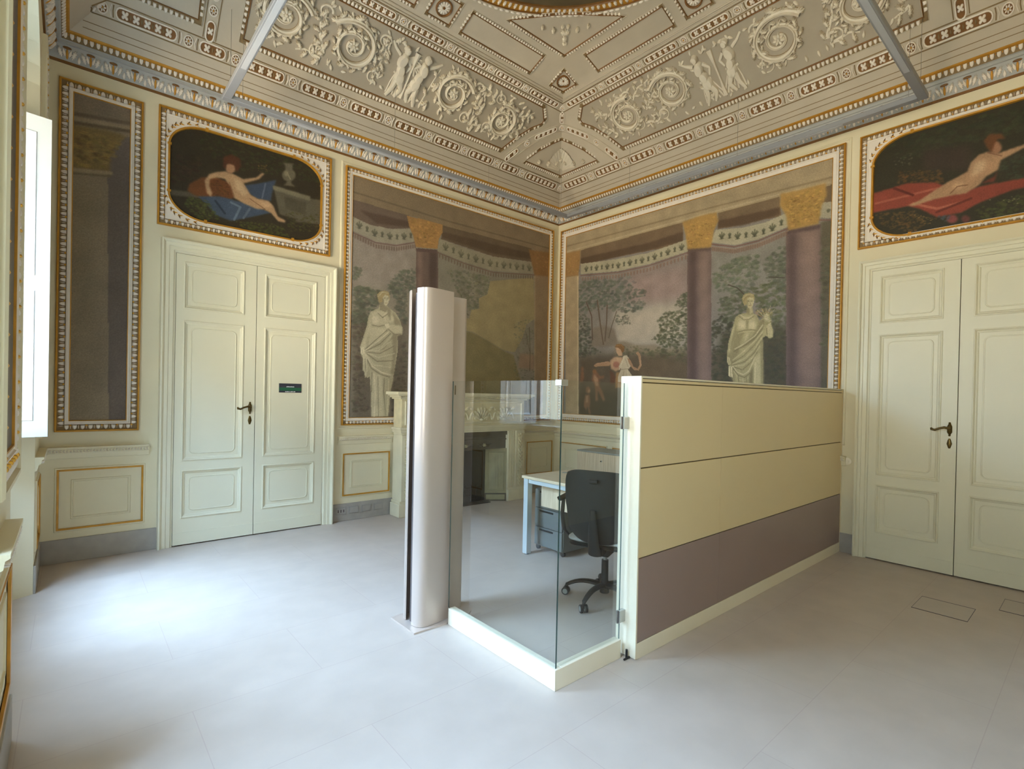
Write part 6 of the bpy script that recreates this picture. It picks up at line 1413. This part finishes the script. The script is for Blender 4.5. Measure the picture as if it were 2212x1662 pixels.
# ------------------------------------------------------------------ suspended light track
tr = tag(empty('suspended_light_track', (-2.64, -2.64, 4.05)), 'rectangular grey light track hung on thin wires below the cornice', 'light')
TX0, TX1, TY0, TY1, tw = -4.86, -0.43, -4.71, -0.58, 0.066
def bar(x0, x1, y0, y1, dx):
    b = MB(); b.box(x0, x1, y0, y1, 0.0, 0.042, TRACK, bev=0.004)
    if dx: b.box(x0 + 0.55, x1 - 0.55, y0 + 0.014, y1 - 0.014, -0.004, 0.0, DIFF)
    else: b.box(x0 + 0.014, x1 - 0.014, y0 + 0.55, y1 - 0.55, -0.004, 0.0, DIFF)
    for v in range(len(b.v)): b.v[v] = (b.v[v][0] + 2.64, b.v[v][1] + 2.64, b.v[v][2])
    b.build('track_bar', tr)
bar(TX0, TX1, TY1 - tw, TY1, True); bar(TX0, TX1, TY0, TY0 + tw, True); bar(TX0, TX0 + tw, TY0 + tw, TY1 - tw, False); bar(TX1 - tw, TX1, TY0 + tw, TY1 - tw, False)
def wire(x, y):
    z = float(prof(min(-y, -x, x - XW, y - YS))); b = MB(); b.tube([(x + 2.64, y + 2.64, 0.042), (x + 2.64, y + 2.64, z - 4.05)], 0.0016, WIRE, k=6); b.build('suspension_wire', tr)
for x, y in ((-4.80, -0.62), (-4.70, -0.62), (-3.2, -0.62), (-1.9, -0.62), (-0.6, -0.62), (-0.47, -1.7), (-0.47, -3.1), (-0.47, -4.58), (-0.47, -4.66), (-4.82, -2.6), (-2.6, -4.68)): wire(x, y)

# ------------------------------------------------------------------ office partition
pt = tag(empty('partition_wall', (-1.7, -3.94, 0)), 'cream laminate office partition with mauve lower panels and ivory end post', 'partition')
PX0, PY0, PY1, PZ = -3.396, -4.012, -3.872, 1.620
O = (-1.7, -3.94)
def pb(x0, x1, y0, y1, z0, z1, m, name, parent, bev=0.0015):
    b = MB(); b.box(x0 - O[0], x1 - O[0], y0 - O[1], y1 - O[1], z0, z1, m, bev=bev); return b.build(name, parent)
pb(PX0, PX0 + 0.012, PY0, PY1, 0.006, PZ, LAMW, 'end_post', pt); pb(PX0 + 0.012, -0.016, PY0 + 0.012, PY1 - 0.012, 0.02, PZ - 0.012, GAP, 'core', pt, 0)
pb(PX0 + 0.012, -0.003, PY0, PY1, PZ - 0.012, PZ, LAMW, 'top_rail', pt)
pb(PX0 + 0.012, -0.003, PY0 + 0.002, PY0 + 0.012, PZ - 0.034, PZ - 0.016, LAM, 'trim_strip', pt, 0.001)
pb(-0.016, -0.003, PY0, PY1, 0.0, PZ - 0.012, LAM, 'wall_post', pt)
pb(PX0 + 0.012, -0.018, PY0 + 0.001, PY0 + 0.012, 0.0, 0.092, LAMW, 'kick_board', pt)
pb(PX0 + 0.012, -0.018, PY1 - 0.012, PY1 - 0.001, 0.0, 0.092, LAMW, 'kick_board', pt)
for fy0, fy1 in ((PY0 + 0.002, PY0 + 0.012), (PY1 - 0.012, PY1 - 0.002)):
    for xa, xb in ((PX0 + 0.014, -2.4535), (-2.4515, -0.018)):
        for za, zb, m in ((0.095, 0.574, LAMG), (0.580, 1.090, LAM), (1.097, PZ - 0.040, LAM)):
            o = pb(xa, xb, fy0, fy1, za, zb, m, 'panel', pt)
            if m is LAMG: o['label'] = 'mauve-grey lower panel'

gs = tag(empty('glass_screen', (-3.97, -3.94, 0)), 'low frameless glass screen on ivory kerb around the desk corner', 'glass screen')
O = (-3.97, -3.94)
GX, GY, KZ, GZ = -3.973, -3.941, 0.107, 1.577
pb(GX, GX + 0.05, GY, -2.975, 0.0, KZ, LAMW, 'kerb', gs, 0.002); pb(GX + 0.05, -3.437, GY, GY + 0.05, 0.0, KZ, LAMW, 'kerb', gs, 0.002)
def pane(x0, x1, y0, y1, name='glass_pane', z0=KZ - 0.004):
    b = MB(); X = [x - O[0] for x in (x0, x1)]; Y = [y - O[1] for y in (y0, y1)]
    b.box(X[0], X[1], Y[0], Y[1], z0, GZ, GLASS)
    b.m = [b.mi(GLASS)] * 6
    e = b.mi(GEDGE)
    b.m[0] = e; b.m[1] = e
    if x1 - x0 < y1 - y0: b.m[2] = e; b.m[4] = e
    else: b.m[3] = e; b.m[5] = e
    return b.build(name, gs)
pane(GX + 0.012, GX + 0.020, GY + 0.012, -2.955); pane(GX + 0.022, -3.437, GY + 0.012, GY + 0.020)
pane(-3.432, -3.402, GY + 0.012, GY + 0.020) if False else None
b = MB()
b.box(-0.004, 0.045, -0.002, 0.040, GZ - 0.028, GZ + 0.004, STEEL, bev=0.002); b.build('corner_clip', gs)
for z in (0.235, 1.350):
    b = MB(); b.box(-3.448 - O[0], -3.396 - O[0], GY + 0.004 - O[1], GY + 0.030 - O[1], z - 0.035, z + 0.035, STEEL, bev=0.003); b.tube([(-3.452 - O[0], GY + 0.017 - O[1], z - 0.036), (-3.452 - O[0], GY + 0.017 - O[1], z + 0.036)], 0.006, ALUD); b.build('hinge_clip', gs)
b = MB(); b.tube([(-3.945 - O[0], -2.963 - O[1], 1.49), (-3.945 - O[0], -2.963 - O[1], 1.55)], 0.004, BRASS); b.build('latch_pin', gs)

b = MB(); b.tube([(-3.418 - O[0], -3.968 - O[1], 0.004), (-3.418 - O[0], -3.968 - O[1], 0.055)], 0.007, PLAST); b.tube([(-3.445 - O[0], -3.972 - O[1], 0.006), (-3.395 - O[0], -3.972 - O[1], 0.006)], 0.006, PLAST); b.build('floor_bolt', gs)

# ------------------------------------------------------------------ tall aluminium column
cl = tag(empty('aluminium_column', (-3.97, -2.80, 0)), 'tall taupe aluminium column of two curved shells on a floor plate', 'column')
O = (-3.97, -2.80)
def shell(x0, x1, yf, depth, sgn, m, z0, z1, name, rl_, rr_):
    """flat chord at yf, bulging by depth; ends rounded"""
    n = 20; outer = []
    for i in range(n + 1):
        q = i / n; x = x0 + (x1 - x0) * q
        e = (1 - max(0, 1 - q / rl_) ** 2.4) * (1 - 0.55 * max(0, 1 - (1 - q) / rr_) ** 1.6)
        outer.append((x, yf + sgn * depth * (0.22 + 0.78 * math.sqrt(max(0.0, e)))))
    t = 0.008
    inner = [(x + (0.006 if i == 0 else (-0.006 if i == n else 0)), y - sgn * t) for i, (x, y) in enumerate(outer)]
    poly = outer + inner[::-1]
    poly = [(x - O[0], y - O[1]) for x, y in poly]
    b = MB(); N_ = len(outer)
    V = [(x, y, z0) for x, y in poly] + [(x, y, z1) for x, y in poly]; T = len(poly); F = []
    for i in range(T): F.append((i, (i + 1) % T, (i + 1) % T + T, i + T))
    for i in range(N_ - 1):
        F.append((i, i + 1, T - 2 - i, T - 1 - i)); F.append((i + T, i + 1 + T, 2 * T - 2 - i, 2 * T - 1 - i))
    b.add(V, F, m); return b.build(name, cl, smooth=True, angle=35)
shell(-4.178, -3.935, -2.835, 0.105, -1, ALU, 0.012, 2.165, 'front_shell', 0.30, 0.9)
shell(-4.172, -3.760, -2.785, 0.105, 1, ALU, 0.012, 2.165, 'rear_shell', 0.25, 0.25)
b = MB()
b.box(-4.155 - O[0], -3.945 - O[0], -2.832 - O[1], -2.800 - O[1], 0.012, 2.145, ALUD); b.build('inner_core', cl)
b = MB(); b.prism([(-3.945 - O[0], -2.800 - O[1]), (-3.930 - O[0], -2.822 - O[1]), (-3.84 - O[0], -2.838 - O[1])] + [(-3.80 + 0.045 * math.cos(a) - O[0], -2.793 + 0.045 * math.sin(a) - O[1]) for a in np.linspace(-1.6, 1.2, 12)] + [(-3.945 - O[0], -2.776 - O[1])], 0.012, 2.152, ALU); b.build('side_fin', cl, smooth=True)
b = MB(); P = [(-4.218, -2.965), (-3.976, -2.968), (-3.93, -2.945)] + [(-3.86 + 0.165 * math.cos(a), -2.80 + 0.155 * math.sin(a)) for a in np.linspace(-1.45, 1.5, 14)] + [(-4.222, -2.668)]
b.prism([(x - O[0], y - O[1]) for x, y in P], 0.0, 0.010, ALU); b.build('base_plate', cl)

# ------------------------------------------------------------------ desk, drawers, cabinet
dk = tag(empty('office_desk', (-2.2, -2.95, 0)), 'light wood office desk on silver legs behind the glass screen', 'desk'); O = (-2.2, -2.95)
DX0, DX1, DY0, DY1 = -2.605, -1.84, -3.76, -2.14
pb(DX0, DX1, DY0, DY1, 0.714, 0.740, WOODT, 'desk_top', dk, 0.002)
for x, y in ((DX0 + 0.04, DY1 - 0.045), (DX1 - 0.04, DY1 - 0.045), (DX0 + 0.04, DY0 + 0.045), (DX1 - 0.04, DY0 + 0.045)):
    l = pb(x - 0.028, x + 0.028, y - 0.028, y + 0.028, 0.008, 0.714, LEGM, 'leg', dk, 0.003)
    b = MB(); b.lathe([(0.0, 0.0), (0.022, 0.0), (0.022, 0.008), (0.0, 0.008)], (x - O[0], y - O[1], 0), PLAST, k=14); b.build('levelling_foot', l)
for x in (DX0 + 0.04, DX1 - 0.04): pb(x - 0.02, x + 0.02, DY0 + 0.075, DY1 - 0.075, 0.672, 0.712, LEGM, 'side_beam', dk, 0.002)
pb(DX0 + 0.07, DX1 - 0.07, DY1 - 0.062, DY1 - 0.03, 0.662, 0.712, LEGM, 'end_beam', dk, 0.002)
pb(DX0 + 0.13, DX0 + 0.148, DY0 + 0.14, DY1 - 0.135, 0.455, 0.670, WOODF, 'modesty_panel', dk, 0.001)
b = MB(); b.lathe([(0.0, 0.740), (0.038, 0.740), (0.038, 0.743), (0.030, 0.744), (0.0, 0.7435)], (-2.14 - O[0], -2.27 - O[1], 0), GREYM, k=20); b.build('cable_grommet', dk)

pd = tag(empty('drawer_pedestal', (-2.0, -2.55, 0)), 'grey metal drawer pedestal standing under the desk', 'drawer unit'); O = (-2.0, -2.55)
pb(-2.40, -1.90, -2.50, -2.13, 0.05, 0.60, GREYD, 'body', pd, 0.004)
for k, (z0, z1) in enumerate(((0.06, 0.235), (0.24, 0.415), (0.42, 0.595))):
    d_ = pb(-2.418, -2.400, -2.495, -2.135, z0, z1, GREYD, 'drawer', pd, 0.003)
    b = MB(); b.box(-2.422 - O[0], -2.418 - O[0], -2.38 - O[1], -2.20 - O[1], z1 - 0.03, z1 - 0.015, PLAST); b.build('handle', d_)
for x in (-2.36, -1.94):
    for y in (-2.46, -2.13):
        b = MB(); b.lathe([(0.0, -0.012), (0.025, -0.010), (0.025, 0.010), (0.0, 0.012)], (x - O[0], y - O[1], 0.025), PLAST, k=14, axis='x'); b.box(x - O[0] - 0.006, x - O[0] + 0.006, y - O[1] - 0.006, y - O[1] + 0.006, 0.02, 0.052, PLAST); b.build('castor', pd)

cb = tag(empty('low_cabinet', (-0.24, -1.75, 0)), 'low light wood cabinet with grey top against the right wall', 'cabinet'); O = (-0.24, -1.75)
CX0, CX1, CY0, CY1 = -0.49, -0.03, -2.60, -0.93
pb(CX0 + 0.02, CX1, CY0, CY1, 0.0, 0.735, GREYM, 'body', cb, 0.002); pb(CX0, CX1, CY0 - 0.003, CY1 + 0.003, 0.735, 0.755, GREYM, 'top', cb, 0.002)
for k in range(2):
    y1 = CY1 - 0.004 - k * 0.836; y0 = y1 - 0.828
    d_ = pb(CX0, CX0 + 0.019, y0, y1, 0.07, 0.732, WOODF, 'door', cb, 0.001)
    b = MB(); yk = -1.36 if k == 0 else y1 - 0.41
    b.lathe([(0.0, 0.0), (0.013, 0.0), (0.013, -0.004), (0.009, -0.006), (0.0, -0.006)], (CX0 - O[0], yk - O[1], 0.635), STEEL, k=16, axis='x'); b.box(CX0 - O[0] - 0.022, CX0 - O[0] - 0.006, yk - O[1] - 0.0015, yk - O[1] + 0.0015, 0.628, 0.642, BRASS); b.build('lock', d_)

# ------------------------------------------------------------------ swivel chair
HEAD = math.radians(22)
ch_ = tag(empty('office_chair', (-2.85, -3.345, 0), HEAD), 'black swivel office chair with grey seat, its back to the camera behind the glass', 'office chair')
rz = lambda x, y, a: (x * math.cos(a) - y * math.sin(a), x * math.sin(a) + y * math.cos(a))
for k in range(5):
    a = math.radians(118 + 72 * k) - HEAD
    b = MB(); P = []; R_ = []
    for q in np.linspace(0, 1, 9):
        r = 0.03 + 0.255 * q; z = 0.115 + 0.012 * math.sin(q * 3.0) - 0.035 * q ** 3 * 1.2; x, y = rz(r, 0, a); P.append((x, y, z)); R_.append((0.019 - 0.006 * q, 0.030 - 0.014 * q))
    x, y = rz(0.288, 0, a); P.append((x, y, 0.062)); R_.append((0.011, 0.012))
    b.tube(P, R_, PLAST, k=10); arm = b.build('base_arm', ch_, smooth=True)
    b = MB(); x, y = rz(0.292, 0.0, a); da = a + 0.9 * k
    for s in (-1, 1):
        ox, oy = rz(0, 0.017 * s, da); cx_, cy_ = x + ox, y + oy
        P = [(cx_ - 0.009 * math.sin(da) * -1 * t, cy_ + 0.009 * math.cos(da) * t, 0.028) for t in (-1, 1)]
        b.tube([(cx_ + math.sin(da) * 0.009, cy_ - math.cos(da) * 0.009, 0.028), (cx_ - math.sin(da) * 0.009, cy_ + math.cos(da) * 0.009, 0.028)], 0.028, PLAST, k=18)
        b.tube([(cx_ + math.sin(da) * 0.010, cy_ - math.cos(da) * 0.010, 0.028), (cx_ - math.sin(da) * 0.010, cy_ + math.cos(da) * 0.010, 0.028)], 0.019, GREYM, k=16)
    b.tube([(x, y, 0.030), (x, y, 0.066)], 0.010, PLAST); b.build('castor', arm)
b = MB(); b.lathe([(0.0, 0.06), (0.034, 0.06), (0.036, 0.13), (0.026, 0.15), (0.025, 0.30), (0.0, 0.30)], (0, 0, 0), PLAST, k=20); b.build('column_sleeve', ch_, smooth=True)
b = MB(); b.lathe([(0.0, 0.29), (0.014, 0.29), (0.014, 0.40), (0.0, 0.40)], (0, 0, 0), STEEL, k=16); b.build('gas_lift', ch_, smooth=True)
b = MB(); b.box(-0.15, 0.14, -0.075, 0.075, 0.36, 0.43, PLAST, bev=0.015); b.box(-0.24, -0.10, -0.05, 0.05, 0.385, 0.45, PLAST, bev=0.012)
b.tube([(0.02, -0.07, 0.40), (0.02, -0.20, 0.395)], 0.007, PLAST); b.build('tilt_mechanism', ch_, smooth=True)
def pad(x0, x1, y0, y1, z0, z1, m, name, r=0.06, e=0.02):
    b = MB(); rings_ = [(z0, -e), (z0 + e * 0.6, 0.0), (z1 - e * 0.8, 0.0), (z1, -e)]; V = []; n = None
    for z, o in rings_:
        P = rrect(x0 - o * -1 if False else x0 - o, x1 + o, y0 - o, y1 + o, r, r, 6); n = len(P); V += [(x, y, z) for x, y in P]
    F = [(i + k * n, (i + 1) % n + k * n, (i + 1) % n + (k + 1) * n, i + (k + 1) * n) for k in range(3) for i in range(n)] + [tuple(range(n - 1, -1, -1)), tuple(range(3 * n, 4 * n))]
    b.add(V, F, m); return b.build(name, ch_, smooth=True)
pad(-0.21, 0.24, -0.225, 0.225, 0.425, 0.450, PLAST, 'seat_shell', 0.08, 0.02); pad(-0.205, 0.25, -0.235, 0.235, 0.450, 0.505, SEATF, 'seat', 0.08, 0.03)
# back: curved panel, wider at the top
def back_panel(m, off_, name, z0=0.47, z1=0.985, th=0.016, wt=0.232, wb_=0.205, k=0.0):
    nu, nz = 17, 17; V = []
    def cx(z, u): q = (z - z0) / (z1 - z0); return -0.235 - 0.05 * q + 0.03 * math.sin(q * 3.1) * -1 + 0.055 * abs(u) ** 2.2 + off_
    for side in (0, 1):
        for j in range(nz):
            q = j / (nz - 1)
            for i in range(nu):
                u = -1 + 2 * i / (nu - 1); w = wb_ + (wt - wb_) * min(1, q * 1.25) ** 0.8
                e = 1 - 0.055 * max(0, (q - 0.88) / 0.12) ** 2 - 0.14 * max(0, (0.14 - q) / 0.14) ** 2
                z = z0 + (z1 - z0) * q - 0.028 * abs(u) ** 4 * (q > 0.5) * q + (0.03 * abs(u) ** 3 * (1 - q) if q < 0.5 else 0)
                V.append((cx(z0 + (z1 - z0) * q, u) + (th if side else 0), u * w * e, z))
    N_ = nu * nz; F = []
    for j in range(nz - 1):
        for i in range(nu - 1):
            a = j * nu + i; F.append((a, a + 1, a + nu + 1, a + nu)); F.append((a + N_, a + nu + N_, a + nu + 1 + N_, a + 1 + N_))
    rim = [i for i in range(nu)] + [j * nu + nu - 1 for j in range(1, nz)] + [(nz - 1) * nu + i for i in range(nu - 2, -1, -1)] + [j * nu for j in range(nz - 2, 0, -1)]
    for a, c in zip(rim, rim[1:] + rim[:1]): F.append((a, c, c + N_, a + N_))
    b = MB(); b.add(V, F, m); return b.build(name, ch_, smooth=True, angle=60)
bk = back_panel(MESHB, 0.0, 'backrest')
b = MB()
pts = [(-0.250, 0.0, 0.40), (-0.285, 0.0, 0.48), (-0.305, 0.0, 0.60), (-0.310, 0.0, 0.72)]
b.tube([(-0.16, 0, 0.415)] + pts, [(0.014, 0.045), (0.014, 0.045), (0.012, 0.04), (0.010, 0.032), (0.007, 0.02)], PLAST, k=12); b.build('back_support', ch_, smooth=True)
b = MB(); b.box(-0.322, -0.300, -0.03, 0.03, 0.905, 0.93, PLAST, bev=0.004); b.build('back_grip', bk)
bk2 = back_panel(PLAST, 0.022, 'inner_back_cushion', z0=0.52, z1=0.955, th=0.02, wt=0.205, wb_=0.19)
for s in (-1, 1):
    b = MB(); y = 0.295 * s
    b.tube([(0.03, 0.20 * s, 0.425), (0.0, 0.275 * s, 0.43), (-0.06, 0.305 * s, 0.50), (-0.10, 0.305 * s, 0.62), (-0.09, 0.300 * s, 0.735)], [(0.012, 0.020), (0.012, 0.022), (0.011, 0.026), (0.011, 0.022), (0.010, 0.020)], PLAST, k=12)
    b.tube([(-0.17, y, 0.735), (-0.15, y, 0.746), (0.04, y, 0.750), (0.11, y, 0.742), (0.125, y, 0.730)], [(0.008, 0.018), (0.013, 0.034), (0.013, 0.036), (0.011, 0.028), (0.006, 0.016)], PLAST, k=14)
    b.build('armrest', ch_, smooth=True)
